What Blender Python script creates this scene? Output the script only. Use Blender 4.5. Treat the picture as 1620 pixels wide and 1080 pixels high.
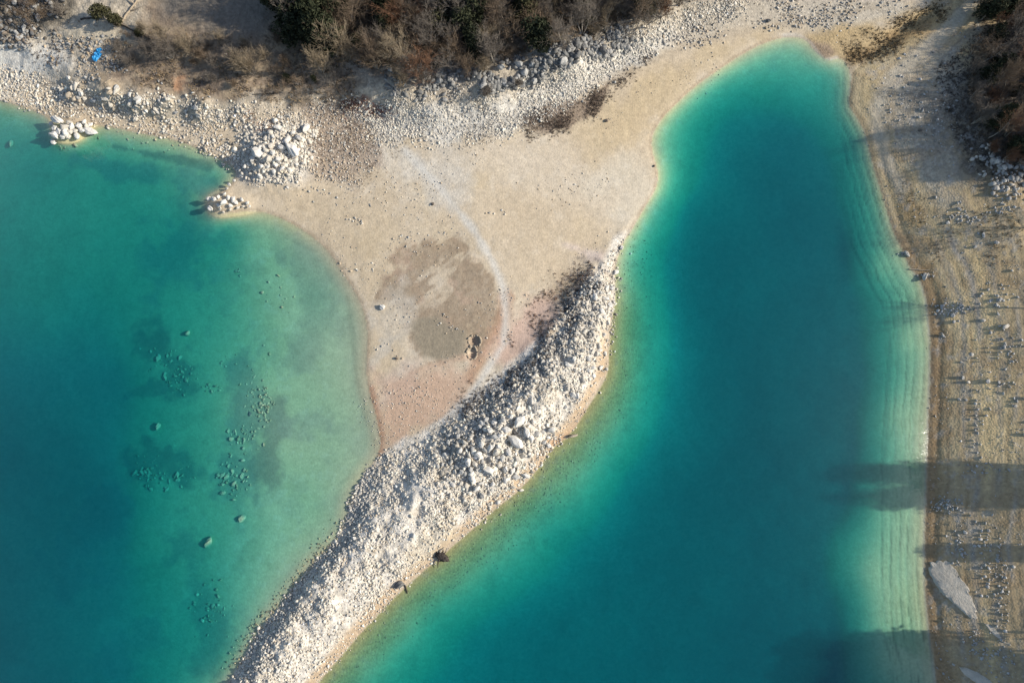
import bpy, math, random
import numpy as np
from mathutils import Vector

for o in list(bpy.data.objects):
    bpy.data.objects.remove(o)
scene = bpy.context.scene
COL = scene.collection
R = math.radians

# ------------------------------------------------------------------ camera, sky, sun, exposure
CAM_H, TILT, LENS = 88.0, R(10.0), 24.0
SUN_EL, SUN_AZ = R(29.0), R(1.5)            # azimuth measured from +X
cam = bpy.data.cameras.new('camera')
cam.lens = LENS; cam.sensor_width = 36.0; cam.clip_start = 0.5; cam.clip_end = 2000.0
cam_o = bpy.data.objects.new('camera', cam); COL.objects.link(cam_o)
cam_o.location = (0, 0, CAM_H); cam_o.rotation_euler = (TILT, 0, 0)
scene.camera = cam_o

world = bpy.data.worlds.new('World'); scene.world = world; world.use_nodes = True
wn = world.node_tree.nodes; wl = world.node_tree.links
sky = wn.new('ShaderNodeTexSky'); sky.sky_type = 'NISHITA'; sky.sun_disc = False
sky.sun_elevation = SUN_EL; sky.sun_rotation = R(90) - SUN_AZ
sky.air_density = 1.0; sky.dust_density = 1.0; sky.ozone_density = 1.0
wl.new(sky.outputs[0], wn['Background'].inputs[0])
wn['Background'].inputs[1].default_value = 0.125

sl = bpy.data.lights.new('sun', 'SUN'); sl.energy = 4.6; sl.angle = R(0.8); sl.color = (1.0, 0.93, 0.82)
sun = bpy.data.objects.new('sun', sl); COL.objects.link(sun)
SUNV = Vector((math.cos(SUN_EL) * math.cos(SUN_AZ), math.cos(SUN_EL) * math.sin(SUN_AZ), math.sin(SUN_EL)))
sun.rotation_euler = SUNV.to_track_quat('Z', 'Y').to_euler(); sun.location = (60, 0, 60)

vs = scene.view_settings
vs.view_transform = 'Standard'; vs.look = 'None'; vs.exposure = 0.46; vs.gamma = 1.0; vs.use_curve_mapping = False
scene.render.engine = 'CYCLES'
cy = scene.cycles
cy.use_denoising = True; cy.max_bounces = 6; cy.diffuse_bounces = 3; cy.glossy_bounces = 2
cy.transmission_bounces = 4; cy.transparent_max_bounces = 16; cy.volume_bounces = 0
cy.caustics_reflective = False; cy.caustics_refractive = False

# ------------------------------------------------------------------ camera chart <-> world
# Layout points are pixels of the camera view, a 1620 x 1080 chart; these two functions turn a chart
# point of known height into metres and back.
FPX = LENS / 36.0 * 1620.0
ct, st = math.cos(TILT), math.sin(TILT)
def to_chart(x, y, z):
    dz = z - CAM_H
    dep = y * st - dz * ct
    dep = np.maximum(dep, 5.0)
    return 810 + FPX * x / dep, 540 - FPX * (y * ct + dz * st) / dep
def to_world(px, py, z):
    a = (np.asarray(px, float) - 810) / FPX; b = (540 - np.asarray(py, float)) / FPX
    dx = a; dy = b * ct + st; dz = b * st - ct
    t = (np.asarray(z, float) - CAM_H) / dz
    return dx * t, dy * t

# ------------------------------------------------------------------ numeric helpers
rng = np.random.default_rng(11)
def smooth(a, b, x):
    t = np.clip((x - a) / (b - a), 0, 1); return t * t * (3 - 2 * t)
_perm = rng.permutation(4096)
_val = rng.random(4096)
def vnoise(x, y):
    xi = np.floor(x).astype(np.int64); yi = np.floor(y).astype(np.int64)
    fx = x - xi; fy = y - yi
    fx = fx * fx * fx * (fx * (fx * 6 - 15) + 10); fy = fy * fy * fy * (fy * (fy * 6 - 15) + 10)
    def h(i, j): return _val[_perm[(_perm[i & 4095] + j) & 4095]]
    a = h(xi, yi); b = h(xi + 1, yi); c = h(xi, yi + 1); d = h(xi + 1, yi + 1)
    return (a + (b - a) * fx) * (1 - fy) + (c + (d - c) * fx) * fy
def fbm(x, y, s, oct=4, gain=0.5, seed=0):
    """centred fractal noise, about -1..1; s = size of the largest blobs"""
    out = np.zeros_like(x, dtype=float); amp = 1.0; tot = 0.0; f = 1.0 / s
    for k in range(oct):
        c, d = math.cos(0.7 * k + seed), math.sin(0.7 * k + seed)
        out += amp * (vnoise((x * c + y * d) * f + 17.3 * k + 31.7 * seed + 500, (y * c - x * d) * f + 9.1 * k + 7.7 * seed + 500) * 2 - 1)
        tot += amp; amp *= gain; f *= 2.03
    return out / tot * 1.6
def seg_dist(px, py, pts, vals=None, closed=False):
    pts = np.asarray(pts, float); n = len(pts)
    best = np.full(px.shape, 1e18); bv = np.zeros(px.shape) if vals is not None else None
    for i in range(n if closed else n - 1):
        ax, ay = pts[i]; bx, by = pts[(i + 1) % n]
        dx, dy = bx - ax, by - ay
        t = np.clip(((px - ax) * dx + (py - ay) * dy) / (dx * dx + dy * dy + 1e-9), 0, 1)
        d2 = (px - ax - t * dx) ** 2 + (py - ay - t * dy) ** 2
        m = d2 < best
        best = np.where(m, d2, best)
        if vals is not None:
            bv = np.where(m, vals[i] + (vals[(i + 1) % n] - vals[i]) * t, bv)
    return (np.sqrt(best), bv) if vals is not None else np.sqrt(best)
def inside(px, py, pts):
    pts = np.asarray(pts, float); n = len(pts); r = np.zeros(px.shape, bool)
    j = n - 1
    for i in range(n):
        xi, yi = pts[i]; xj, yj = pts[j]
        c = ((yi > py) != (yj > py)) & (px < (xj - xi) * (py - yi) / (yj - yi + 1e-12) + xi)
        r ^= c; j = i
    return r
def sdf(px, py, pts):
    d = seg_dist(px, py, pts, closed=True)
    return np.where(inside(px, py, pts), d, -d)
def smooth_line(pts, it=1):
    pts = np.asarray(pts, float)
    for _ in range(it):
        q = 0.75 * pts[:-1] + 0.25 * pts[1:]; r = 0.25 * pts[:-1] + 0.75 * pts[1:]
        m = np.empty((2 * len(q), 2)); m[0::2] = q; m[1::2] = r
        pts = np.vstack([pts[:1], m, pts[-1:]])
    return pts

# ------------------------------------------------------------------ shore lines (chart points)
SHORE_L = smooth_line([(-3000, -500), (-600, 20), (-250, 95), (-60, 142), (0, 158), (30, 168), (62, 178), (82, 190), (120, 196), (165, 199), (200, 206),
    (240, 214), (280, 222), (312, 234), (345, 251), (368, 263), (374, 275), (368, 290), (352, 303), (334, 312), (326, 324),
    (336, 337), (362, 338), (398, 332), (430, 338), (468, 356), (500, 378), (526, 404), (544, 434),
    (562, 462), (575, 488), (582, 520), (582, 556), (580, 590), (585, 622), (595, 655), (602, 690), (601, 714), (590, 733), (572, 756), (552, 795),
    (547, 830), (530, 860), (500, 885), (478, 912), (458, 940), (438, 964), (416, 988), (398, 1018), (382, 1044), (362, 1078),
    (300, 1180), (150, 1420), (20, 1700)])
SHORE_SR = smooth_line([(60, 1720), (250, 1420), (400, 1200), (494, 1092), (514, 1066), (540, 1037), (573, 997), (596, 974), (617, 950), (650, 921), (672, 900),
    (690, 888), (713, 866), (740, 843), (780, 807), (800, 792), (817, 779), (838, 757), (857, 733), (870, 712), (903, 687), (926, 650), (950, 613),
    (962, 588), (964, 548), (967, 508), (974, 470), (972, 428), (982, 388), (1000, 362), (1008, 348)])
SHORE_B = smooth_line([(1008, 348), (1022, 324), (1036, 302), (1042, 280), (1036, 255), (1030, 234), (1031, 214), (1046, 188), (1070, 164), (1100, 136), (1140, 108),
    (1175, 85), (1212, 66), (1250, 57), (1276, 62), (1288, 80), (1308, 96), (1326, 92)])
SHORE_R = smooth_line([(1326, 92), (1336, 96), (1347, 116), (1345, 148), (1341, 164), (1356, 186), (1370, 212), (1378, 250), (1391, 292), (1404, 335), (1412, 364),
    (1426, 392), (1432, 402), (1440, 424), (1456, 440), (1464, 466), (1470, 500), (1473, 560), (1471, 620), (1468, 700), (1466, 760), (1464, 830),
    (1463, 900), (1466, 960), (1472, 1010), (1478, 1050), (1482, 1095), (1500, 1300), (1560, 1800), (1700, 3000), (1900, 6000)])
LAKE_L = np.vstack([SHORE_L, [(-300, 2300), (-900, 6000), (-9000, 6000), (-9000, -500)]])
LAKE_R = np.vstack([[(-700, 6000), (-260, 2300)], SHORE_SR, SHORE_B, SHORE_R])
RIGHT_FOOT = np.vstack([[(1760, -700), (1600, -220), (1530, -60), (1468, 10), (1420, 55), (1375, 95), (1352, 112)], SHORE_R[6:]])
RIGHT_SIDE = np.vstack([RIGHT_FOOT, [(9000, 6000), (9000, -700)]])
BANK_FOOT = smooth_line([(-3000, -520), (-600, -20), (-200, 90), (0, 112), (70, 132), (110, 160), (170, 176), (250, 182), (330, 196), (400, 190), (480, 178), (560, 190),
    (640, 205), (740, 196), (830, 172), (910, 138), (980, 96), (1060, 52), (1160, 20), (1300, -14), (1420, -50), (1500, -130), (1700, -700)])
BANK_SIDE = np.vstack([BANK_FOOT, [(1700, -4000), (-3000, -4000)]])

# ------------------------------------------------------------------ lake depth (chart x, y, tone 0 shore .. 1 deepest)
DEEP_L = [(100, 255, .42), (0, 205, .32), (60, 225, .33), (180, 245, .3), (250, 268, .29), (0, 300, .48), (130, 320, .43), (50, 400, .52), (0, 520, .66), (0, 700, .92), (100, 700, .88), (60, 900, .92),
    (50, 1050, .92), (100, 600, .76), (200, 480, .57), (190, 600, .72), (250, 450, .5), (300, 350, .37), (300, 280, .2), (340, 290, .22), (330, 450, .40), (390, 400, .2), (360, 360, .3), (430, 380, .12),
    (400, 550, .21), (300, 560, .42), (250, 575, .47), (450, 480, .11), (500, 470, .1), (500, 550, .065), (545, 520, .035), (480, 650, .085), (450, 700, .085), (540, 640, .05), (520, 740, .07), (420, 800, .15), (350, 815, .34),
    (300, 780, .40), (250, 745, .5), (230, 860, .56), (250, 900, .57), (175, 830, .82), (170, 740, .76), (300, 950, .50), (330, 920, .38), (400, 880, .19), (450, 850, .12), (500, 800, .1), (280, 1050, .5),
    (200, 1000, .68), (350, 1030, .28), (140, 950, .8), (330, 700, .36), (380, 640, .17), (240, 680, .55), (300, 640, .42), (-300, 400, .8), (-300, 900, 1.0), (-300, 200, .5), (100, 1300, .9), (-300, 1400, 1.0), (260, 1150, .4)]
DEEP_R = [(1150, 900, 1.), (1250, 780, .97), (1000, 1000, .93), (900, 1050, .86), (1100, 1060, 1.), (1280, 1000, .96), (1250, 600, .96), (1200, 450, .92), (1150, 330, .82), (1190, 230, .74), (1250, 230, .76),
    (1265, 135, .34), (1250, 92, .16), (1300, 120, .25), (1320, 150, .24), (1150, 160, .48), (1100, 205, .46), (1065, 250, .24), (1085, 330, .66), (1050, 345, .4), (1045, 410, .56), (1100, 500, .84), (1030, 500, .42), (1000, 470, .18), (1000, 560, .2), (990, 600, .16),
    (1030, 610, .46), (1090, 650, .82), (965, 670, .16), (1000, 750, .66), (920, 745, .2), (880, 780, .19), (860, 830, .36), (910, 870, .64), (800, 870, .24), (780, 980, .66), (720, 925, .2), (690, 990, .42), (650, 995, .22), (600, 1045, .2), (640, 1060, .45), (750, 1060, .7),
    (1300, 300, .74), (1335, 240, .42), (1355, 340, .42), (1330, 400, .72), (1385, 430, .2), (1415, 430, .12), (1370, 470, .52), (1400, 520, .3), (1430, 540, .1), (1455, 560, .07), (1445, 650, .06), (1410, 650, .14),
    (1378, 680, .38), (1372, 600, .58), (1335, 600, .85), (1340, 700, .76), (1345, 790, .6), (1378, 790, .24), (1430, 800, .075), (1335, 880, .4), (1365, 900, .16), (1420, 900, .07), (1322, 960, .62), (1385, 980, .13), (1440, 1000, .055), (1335, 1060, .6), (1400, 1050, .12),
    (1000, 1400, 1.), (1300, 1400, 1.), (600, 1300, .8), (1000, 2200, 1.), (1400, 2200, .8), (300, 2200, .8), (300, 1600, .6)]
def tps(pts):
    P = np.array(pts, float); X = P[:, :2] / 500.0; n = len(X)
    def K(d2): return 0.5 * d2 * np.log(d2 + 1e-9)
    d2 = ((X[:, None] - X[None]) ** 2).sum(-1)
    A = np.zeros((n + 3, n + 3)); A[:n, :n] = K(d2) + np.eye(n) * 0.0006
    A[:n, n] = 1; A[:n, n + 1:] = X; A[n, :n] = 1; A[n + 1:, :n] = X.T
    w = np.linalg.solve(A, np.concatenate([P[:, 2], [0, 0, 0]]))
    gx = np.arange(-500, 2101, 10.0); gy = np.arange(-200, 1701, 10.0)
    GX, GY = np.meshgrid(gx, gy)
    out = w[n] + w[n + 1] * GX / 500 + w[n + 2] * GY / 500
    for k in range(n):
        out += w[k] * K((GX / 500 - X[k, 0]) ** 2 + (GY / 500 - X[k, 1]) ** 2)
    return out
def bil(g, x, y):
    u = np.clip((x + 500) / 10.0, 0, g.shape[1] - 1.001); v = np.clip((y + 200) / 10.0, 0, g.shape[0] - 1.001)
    i = u.astype(int); j = v.astype(int); a = u - i; b = v - j
    return (g[j, i] * (1 - a) + g[j, i + 1] * a) * (1 - b) + (g[j + 1, i] * (1 - a) + g[j + 1, i + 1] * a) * b
def shore_pts(line, step=36):
    d = np.concatenate([[0], np.cumsum(np.hypot(*np.diff(line, axis=0).T))])
    s = np.arange(0, d[-1], step)
    q = np.stack([np.interp(s, d, line[:, 0]), np.interp(s, d, line[:, 1])], 1)
    q = q[(q[:, 0] > -320) & (q[:, 0] < 1900) & (q[:, 1] > -100) & (q[:, 1] < 1500)]
    return [(a, b, 0.0) for a, b in q]
GRID_L = tps(DEEP_L + shore_pts(SHORE_L)); GRID_R = tps(DEEP_R + shore_pts(np.vstack([SHORE_SR, SHORE_B, SHORE_R])))
MAXD = 2.5

SPIT = [(1010, 350, .3, 14, 14), (988, 385, .7, 18, 18), (952, 440, 1.0, 32, 26), (922, 500, 1.3, 38, 46), (886, 560, 1.45, 40, 62), (838, 625, 1.55, 42, 70), (800, 668, 1.9, 44, 60), (752, 712, 1.75, 44, 64), (700, 745, 1.5, 46, 80), (640, 790, 1.2, 44, 90), (590, 845, 1.2, 36, 80),
        (530, 905, 1.25, 34, 74), (466, 978, 1.25, 34, 70), (420, 1048, 1.2, 34, 60), (370, 1120, 1.4, 32, 50), (200, 1400, 1.2, 40, 50), (40, 1710, .4, 40, 40)]
MOUNDS = [(440, 240, 1.7, 46), (412, 250, .9, 22), (112, 210, .8, 26), (92, 215, .5, 15), (355, 322, .5, 22), (340, 324, .3, 12), (385, 322, .2, 18), (165, 143, 1.5, 22), (222, 160, 1.2, 22), (262, 166, .9, 20), (315, 172, 1.1, 24), (118, 150, .8, 18),
          (890, 85, 1.8, 40), (760, 135, 1.0, 40), (640, 130, .8, 40), (600, 120, .6, 40), (820, 120, 1.0, 40), (1010, 50, .8, 30)]
PITS = [(750, 540, -.5, 8), (747, 559, -.5, 8)]
RIVULET = smooth_line([(1480, 20), (1430, 45), (1395, 70), (1360, 88), (1338, 94)])

def height_chart(px, py, fine=True):
    sL = seg_dist(px, py, SHORE_L); sR = seg_dist(px, py, np.vstack([SHORE_SR, SHORE_B, SHORE_R]))
    inL = inside(px, py, LAKE_L); inR = inside(px, py, LAKE_R); water = inL | inR
    d = np.minimum(sL, sR) / 12.0
    wig = fbm(px, py, 14, 3, seed=3) * 0.25
    dl = np.clip(d + wig * smooth(0, 1.0, d) , 0, None)
    # land
    h = 1.1 * (1 - np.exp(-d / 14.0)) + 0.05 * smooth(0, .8, d)
    sp_ = np.array(SPIT, float); dist, hv = seg_dist(px, py, sp_[:, :2], sp_[:, 2])
    side = smooth(-14, 14, px - np.interp(py, sp_[:, 1], sp_[:, 0]))
    wv = np.interp(py, sp_[:, 1], sp_[:, 3]) * (1 - side) + np.interp(py, sp_[:, 1], sp_[:, 4]) * side
    rough = 1 + 0.45 * fbm(px, py, 30, 4, .6, seed=5)
    h = h + hv * np.exp(-(dist / wv) ** 2) * smooth(0.0, 2.2, d) * rough
    fs = sdf(px, py, BANK_SIDE) / 11.0
    fsn = fs + fbm(px, py, 90, 4, seed=8) * 1.2
    hu = 1.5 * smooth(-.5, 4.5, fsn) + np.clip(fsn - 2, 0, 60) * 0.13
    rs = sdf(px, py, RIGHT_SIDE) / 12.0
    hb_ = 0.10 * np.clip(rs, 0, 2) + .215 * np.clip(rs - 1.2, 0, 15) + .06 * np.clip(rs - 16, 0, 40)
    lo_ = 0.12 * np.clip(rs, 0, 60)
    kk = smooth(90, 260, py); hr = np.where(rs > 0, lo_ * (1 - kk) + hb_ * kk, 0)
    hu = hu * (1 - smooth(-2, 6, rs)) + 0
    h = h + hu + hr
    for mx, my, mh, mw in MOUNDS + PITS:
        h = h + mh * np.exp(-(((px - mx) ** 2 + (py - my) ** 2) / mw ** 2)) * (1 + .3 * fbm(px, py, 18, 3, seed=mx % 7))
    # terraces left by the falling water on the right bank
    tw = rs + fbm(px, py, 120, 3, seed=12) * .5
    ph = (tw / 1.35) % 1.0
    h = h + np.where((rs > .2) & (rs < 26), 0.03 * (smooth(0, .35, ph) - ph) , 0) * (px > 1300)
    rv = seg_dist(px, py, RIVULET); h = h - 0.5 * np.exp(-(rv / 10) ** 2) * smooth(0, 3, d)
    h = h + fbm(px, py, 60, 5, .55, seed=2) * (0.035 + .25 * smooth(2, 8, fs) + .05 * smooth(6, 14, rs) + .25 * smooth(13, 20, rs)) * smooth(0, 1.5, d)
    h = h + fbm(px, py, 7, 2, seed=22) * (.012 + .05 * smooth(-1, 2, fs) + .006 * smooth(0, 3, rs)) * smooth(0, 1.0, d)
    # water
    t = np.where(inL, bil(GRID_L, px, py), bil(GRID_R, px, py))
    t = np.clip(t, 0.0, 1.05) * np.where(inL, .9 + .12 * smooth(.5, .9, t), 1.0 + .12 * smooth(.45, .8, t))
    nz = fbm(px, py, 70, 4, seed=4) * .05 * smooth(.05, .4, t)
    dep = MAXD * (t + nz * t) ** 1.15 + 0.03 + 0.05 * np.clip(d, 0, 2)
    isl = 0
    for mx, my, mh, mw in MOUNDS[2:7]:
        isl = isl + mh * np.exp(-(((px - mx) ** 2 + (py - my) ** 2) / mw ** 2))
    # drawdown ledges under water along the right shore
    u = seg_dist(px, py, SHORE_R[4:]) / 12.0
    uu = u + fbm(px, py, 60, 3, seed=6) * .25
    led = 0
    for c in (1.0, 2.3, 3.3, 4.6, 5.8):
        led = led - .22 * np.exp(-((uu - c) / .16) ** 2)
    dep = dep - led * .14 * (px > 1330)
    dep = np.maximum(dep, .02)
    hw = -dep + isl
    return np.where(water, hw, np.maximum(h, 0.02)), np.where(water, -d, d), t, inL, fs, rs, u

def axis(lo, hi, step, far):
    a = list(np.arange(lo, hi + 1e-6, step))
    s = step; v = a[0]; pre = []
    while v > -far:
        s *= 1.22; v -= s; pre.append(v)
    s = step; v = a[-1]; post = []
    while v < far:
        s *= 1.22; v += s; post.append(v)
    return np.array(pre[::-1] + a + post)
STEP = 0.21
gx = axis(-78, 80, STEP, 230); gy = axis(-30, 72, STEP, 230)
X, Y = np.meshgrid(gx, gy)
cx_ = axis(-78, 80, 1.0, 235); cy_g = axis(-30, 72, 1.0, 235)
XC, YC = np.meshgrid(cx_, cy_g); ZC = np.zeros_like(XC)
for it in range(4):
    hc = height_chart(*to_chart(XC, YC, ZC))[0]
    ZC = hc if it == 0 else 0.35 * ZC + 0.65 * hc
def grid_at(GXa, GYa, GZ, x, y):
    i = np.clip(np.searchsorted(GXa, x) - 1, 0, len(GXa) - 2); j = np.clip(np.searchsorted(GYa, y) - 1, 0, len(GYa) - 2)
    a = (x - GXa[i]) / (GXa[i + 1] - GXa[i]); b = (y - GYa[j]) / (GYa[j + 1] - GYa[j])
    return (GZ[j, i] * (1 - a) + GZ[j, i + 1] * a) * (1 - b) + (GZ[j + 1, i] * (1 - a) + GZ[j + 1, i + 1] * a) * b
PX, PY = to_chart(X, Y, grid_at(cx_, cy_g, ZC, X, Y))
Z, SD, TONE, INL, FS, RS, RU = height_chart(PX, PY)
Z = np.where((np.abs(X) > 120) | (Y < -80), np.where(SD < 0, -MAXD, Z), Z)
def ground_z(x, y):
    return grid_at(gx, gy, Z, np.asarray(x, float), np.asarray(y, float))
def place(px, py):
    """chart point -> world point on the ground"""
    z = np.zeros(np.shape(px)) + 0.5
    for _ in range(10):
        x, y = to_world(px, py, z); z = 0.4 * z + 0.6 * ground_z(x, y)
    x, y = to_world(px, py, z)
    return x, y, ground_z(x, y)

# ------------------------------------------------------------------ soil colour (by what lies there; some zones carry shade in the colour)
C = np.empty(X.shape + (3,)); GRIT = np.full(X.shape, 0.25)
n1 = fbm(PX, PY, 160, 5, .55, seed=31); n2 = fbm(PX, PY, 36, 4, .6, seed=32); n3 = fbm(PX, PY, 9, 3, .7, seed=33); n4 = fbm(PX, PY, 300, 3, seed=34)
def lay(mask, col, grit=None):
    global C, GRIT
    m = np.clip(mask, 0, 1)[..., None]
    C[:] = C * (1 - m) + np.array(col) * m
    if grit is not None: GRIT[:] = GRIT * (1 - m[..., 0]) + grit * m[..., 0]
def zone(pts, soft=10, amp=12, n=None):
    n = n2 if n is None else n
    return smooth(-soft, soft, sdf(PX, PY, pts) + n * amp)
def stroke(pts, w, soft=6, amp=6, n=None):
    n = n2 if n is None else n
    return smooth(w + soft, w - soft, seg_dist(PX, PY, smooth_line(pts, 2)) + n * amp)
C[:] = (.475, .41, .315)
lay(smooth(-.1, .9, n1) * .7, (.52, .46, .37)); lay(smooth(.1, .9, -n1) * .5, (.44, .365, .26)); lay(smooth(.2, 1, n2) * .35, (.54, .49, .41))
lay(smooth(.3, 1, -n2) * .3, (.38, .31, .215))
lay(smooth(.15, .8, fbm(PX, PY, 90, 5, .65, seed=36)) * .5, (.50, .42, .29)); lay(smooth(.2, .8, fbm(PX, PY, 24, 4, .7, seed=37)) * .35, (.57, .53, .46)); lay(smooth(.35, .9, fbm(PX, PY, 14, 3, .7, seed=38)) * .3, (.36, .30, .22))
C[:] = C * np.array([1.03, .985, .92])
# upper beach apron and the band round the head of the inlet
lay(zone([(600, 235), (680, 225), (760, 235), (740, 290), (690, 330), (640, 290)], 25, 25) * .7, (.52, .48, .41), .4)
lay(zone([(900, 190), (1010, 130), (1130, 70), (1260, 30), (1400, -10), (1440, 20), (1330, 62), (1230, 50), (1150, 82), (1050, 160), (980, 230), (940, 260), (900, 220)], 14, 14) * .45, (.44, .345, .21))
lay(zone([(1010, 96), (1110, 60), (1200, 42), (1330, 45), (1420, 20), (1440, -40), (1200, -30), (1050, 20), (960, 110)], 12, 12) * .85, (.44, .39, .31), .6)
lay(stroke([(960, 130), (1040, 90), (1150, 52), (1260, 38), (1400, 8)], 5, 5, 5) * .6, (.36, .30, .22), .4)
lay(stroke([(950, 290), (990, 260), (1020, 300), (985, 340)], 22, 24, 16) * .5, (.56, .51, .41))
lay(stroke([(800, 250), (900, 280), (960, 330)], 30, 26, 22) * .35, (.54, .47, .37))
lay(zone([(400, 305), (520, 296), (610, 330), (650, 380), (620, 470), (640, 580), (720, 620), (700, 680), (600, 720), (580, 600), (575, 490), (520, 400)], 24, 24) * .5, (.455, .36, .235))
lay(zone([(920, 215), (1010, 130), (1120, 75), (1230, 40), (1250, 55), (1180, 82), (1100, 135), (1040, 195), (1000, 240)], 14, 14) * .5, (.46, .36, .22))
lay(zone([(800, 290), (900, 330), (960, 380), (900, 440), (830, 470), (800, 420), (770, 350)], 24, 20) * .45, (.48, .385, .265))
# silt delta in the middle of the neck
delta = zone(*(lambda P_: (P_, 9, 11, n2 * .9 + n3 * .9))([(690, 372), (726, 378), (756, 408), (784, 448), (797, 490), (796, 522), (775, 542), (745, 562), (690, 574), (665, 562), (652, 532), (650, 500), (640, 478), (606, 470), (590, 480), (598, 440), (638, 424), (612, 408), (648, 384)]))
streak = smooth(.05, .45, fbm(PX * .45 - PY * .45, PY * 1.2 + PX * .9, 30, 4, .6, seed=41))
lay(delta * (1 - .8 * streak * smooth(540, 440, PY)) * (.75 + .25 * smooth(-.4, .3, n3)) * .82, (.25, .185, .125))
lay(delta * smooth(.1, .7, fbm(PX, PY, 26, 4, .7, seed=73)) * .5, (.40, .29, .21)); lay(delta * smooth(.2, .8, fbm(PX, PY, 10, 3, .7, seed=74)) * .4, (.20, .155, .11))
lay(zone([(652, 505), (690, 503), (735, 522), (742, 540), (738, 560), (692, 573), (668, 562), (654, 535)], 6, 4) * .8, (.25, .215, .155))
lay(zone([(588, 470), (640, 440), (655, 500), (640, 530), (610, 560), (590, 580), (588, 520)], 10, 14) * smooth(-.2, .5, streak + n2 * .4) * .7, (.49, .44, .36))
lay(zone([(600, 600), (640, 570), (664, 572), (660, 610), (620, 640), (598, 650)], 10, 10) * .6, (.50, .44, .37))
# iron-stained and pinkish earth
lay(zone([(598, 600), (680, 580), (740, 590), (735, 640), (690, 680), (640, 690), (610, 712), (600, 670)], 22, 22) * .75, (.46, .305, .215))
lay(stroke([(586, 615), (594, 650), (602, 690), (600, 715)], 5, 7, 5) * .75, (.42, .215, .135))
lay(stroke([(800, 470), (798, 500), (784, 525), (768, 555), (750, 585), (744, 600)], 9, 8, 8) * .75, (.39, .235, .15))
lay(zone([(835, 470), (885, 455), (900, 500), (860, 545), (800, 575), (778, 560), (800, 520)], 16, 14) * .8, (.49, .34, .265))
lay(zone([(890, 385), (960, 395), (970, 425), (930, 415)], 8, 8) * .75, (.55, .45, .39))
lay(zone([(880, 425), (940, 420), (930, 455), (880, 490), (860, 470)], 12, 12) * .5, (.40, .29, .18))
lay(stroke([(770, 560), (690, 575), (650, 590)], 3, 5, 5) * .5, (.44, .29, .2))
# trodden path
path = np.maximum(stroke([(640, 238), (690, 290), (730, 340), (765, 385), (788, 430), (799, 470), (800, 505), (795, 545)], 5, 6, 4), stroke([(800, 540), (775, 580), (745, 625), (715, 655), (690, 685)], 6, 6, 4))
lay(path * .8, (.53, .505, .45), .3)
# spit
spit = zone(np.vstack([[(1004, 360), (972, 372), (942, 425), (893, 470), (872, 530), (815, 570), (765, 612), (712, 655), (650, 690), (606, 716)], [(575, 752), (548, 815), (500, 885), (417, 989), (355, 1090), (150, 1420), (20, 1710), (60, 1720), (250, 1420), (400, 1200)], SHORE_SR[8:]]), 6, 5)
lay(spit * .95, (.56, .515, .44), .9)
lay(spit * smooth(.1, .7, n2) * .4, (.58, .55, .50), .8)
lay(stroke([(700, 700), (660, 760), (610, 820), (560, 900), (490, 990)], 16, 12, 8) * .6, (.55, .515, .455), .5)
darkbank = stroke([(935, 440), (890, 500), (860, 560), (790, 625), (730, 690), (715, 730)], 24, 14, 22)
lay(darkbank * smooth(-.3, .4, n3 + n2 * .5) * .8, (.155, .135, .125), 1)  # dark soil between the stones, also painted to keep the flank's shade
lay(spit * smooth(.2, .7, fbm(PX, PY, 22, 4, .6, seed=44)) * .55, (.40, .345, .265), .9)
marg = spit * smooth(2.0, .9, SD) * smooth(-30, 30, PX - 430 - (1080 - PY) * .9)
lay(marg * .85 * smooth(480, 560, PY), (.44, .315, .19), .4)
lay(stroke([(740, 790), (700, 830), (665, 880)], 16, 10, 14) * .5, (.50, .42, .29))
lay(stroke([(868, 700), (905, 690), (930, 655)], 6, 6, 4) * .8, (.46, .29, .17))
# upper bank: scree, ledges, brush floor, wood floor
bank = smooth(-1.5, .8, FS + n2 * .8) * smooth(4, -2, RS)
lay(bank * .85, (.385, .335, .26), .9)
lay(zone([(-80, 60), (30, 62), (100, 72), (112, 100), (60, 128), (0, 160), (-80, 150)], 14, 10) * .9, (.56, .53, .465), .6)
lay(zone([(60, 160), (110, 170), (170, 185), (170, 198), (100, 190), (62, 178)], 8, 8) * .7, (.36, .29, .2))
lay(zone([(380, 205), (480, 190), (500, 240), (480, 280), (420, 290), (380, 280)], 14, 12) * .8, (.52, .485, .43), .9)
lay(zone([(480, 165), (560, 155), (590, 200), (596, 260), (560, 292), (500, 280), (490, 230)], 12, 14) * .75, (.30, .235, .18), .9)
lay(zone([(560, 180), (660, 165), (760, 170), (860, 130), (960, 80), (1080, 30), (1080, 60), (1000, 105), (910, 160), (820, 205), (700, 225), (600, 215)], 12, 12) * .9, (.52, .49, .43), .9)
lay(zone([(820, 190), (875, 165), (930, 150), (975, 118), (960, 150), (930, 190), (900, 200), (850, 215)], 6, 9) * .85, (.22, .165, .12), .9)
lay(zone([(440, 120), (500, 130), (560, 150), (560, 120), (620, 140), (700, 150), (800, 130), (780, 90), (600, 60), (460, 60)], 16, 16) * .6, (.22, .19, .16), .8)
brush = zone([(150, 95), (210, 60), (240, -100), (460, -100), (520, 90), (580, 130), (560, 160), (450, 150), (330, 160), (250, 145), (180, 130)], 16, 16)
lay(brush * .95, (.225, .172, .122), .6)
lay(brush * smooth(.0, .5, fbm(PX * .4, PY * 1.6, 30, 4, .6, seed=68)) * .6, (.36, .285, .19), .4)
lay(brush * smooth(.1, .6, fbm(PX * .35, PY * 1.8, 24, 4, .6, seed=69)) * .6, (.13, .10, .078), .5)
lay(brush * smooth(.25, .8, n2) * .5, (.33, .26, .17), .4)
lay(zone([(240, -100), (440, -100), (430, 20), (400, 55), (320, 45), (250, 25)], 14, 12) * .85, (.165, .145, .12), .4)  # track floor, with the shade of the wood put into its colour
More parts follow.
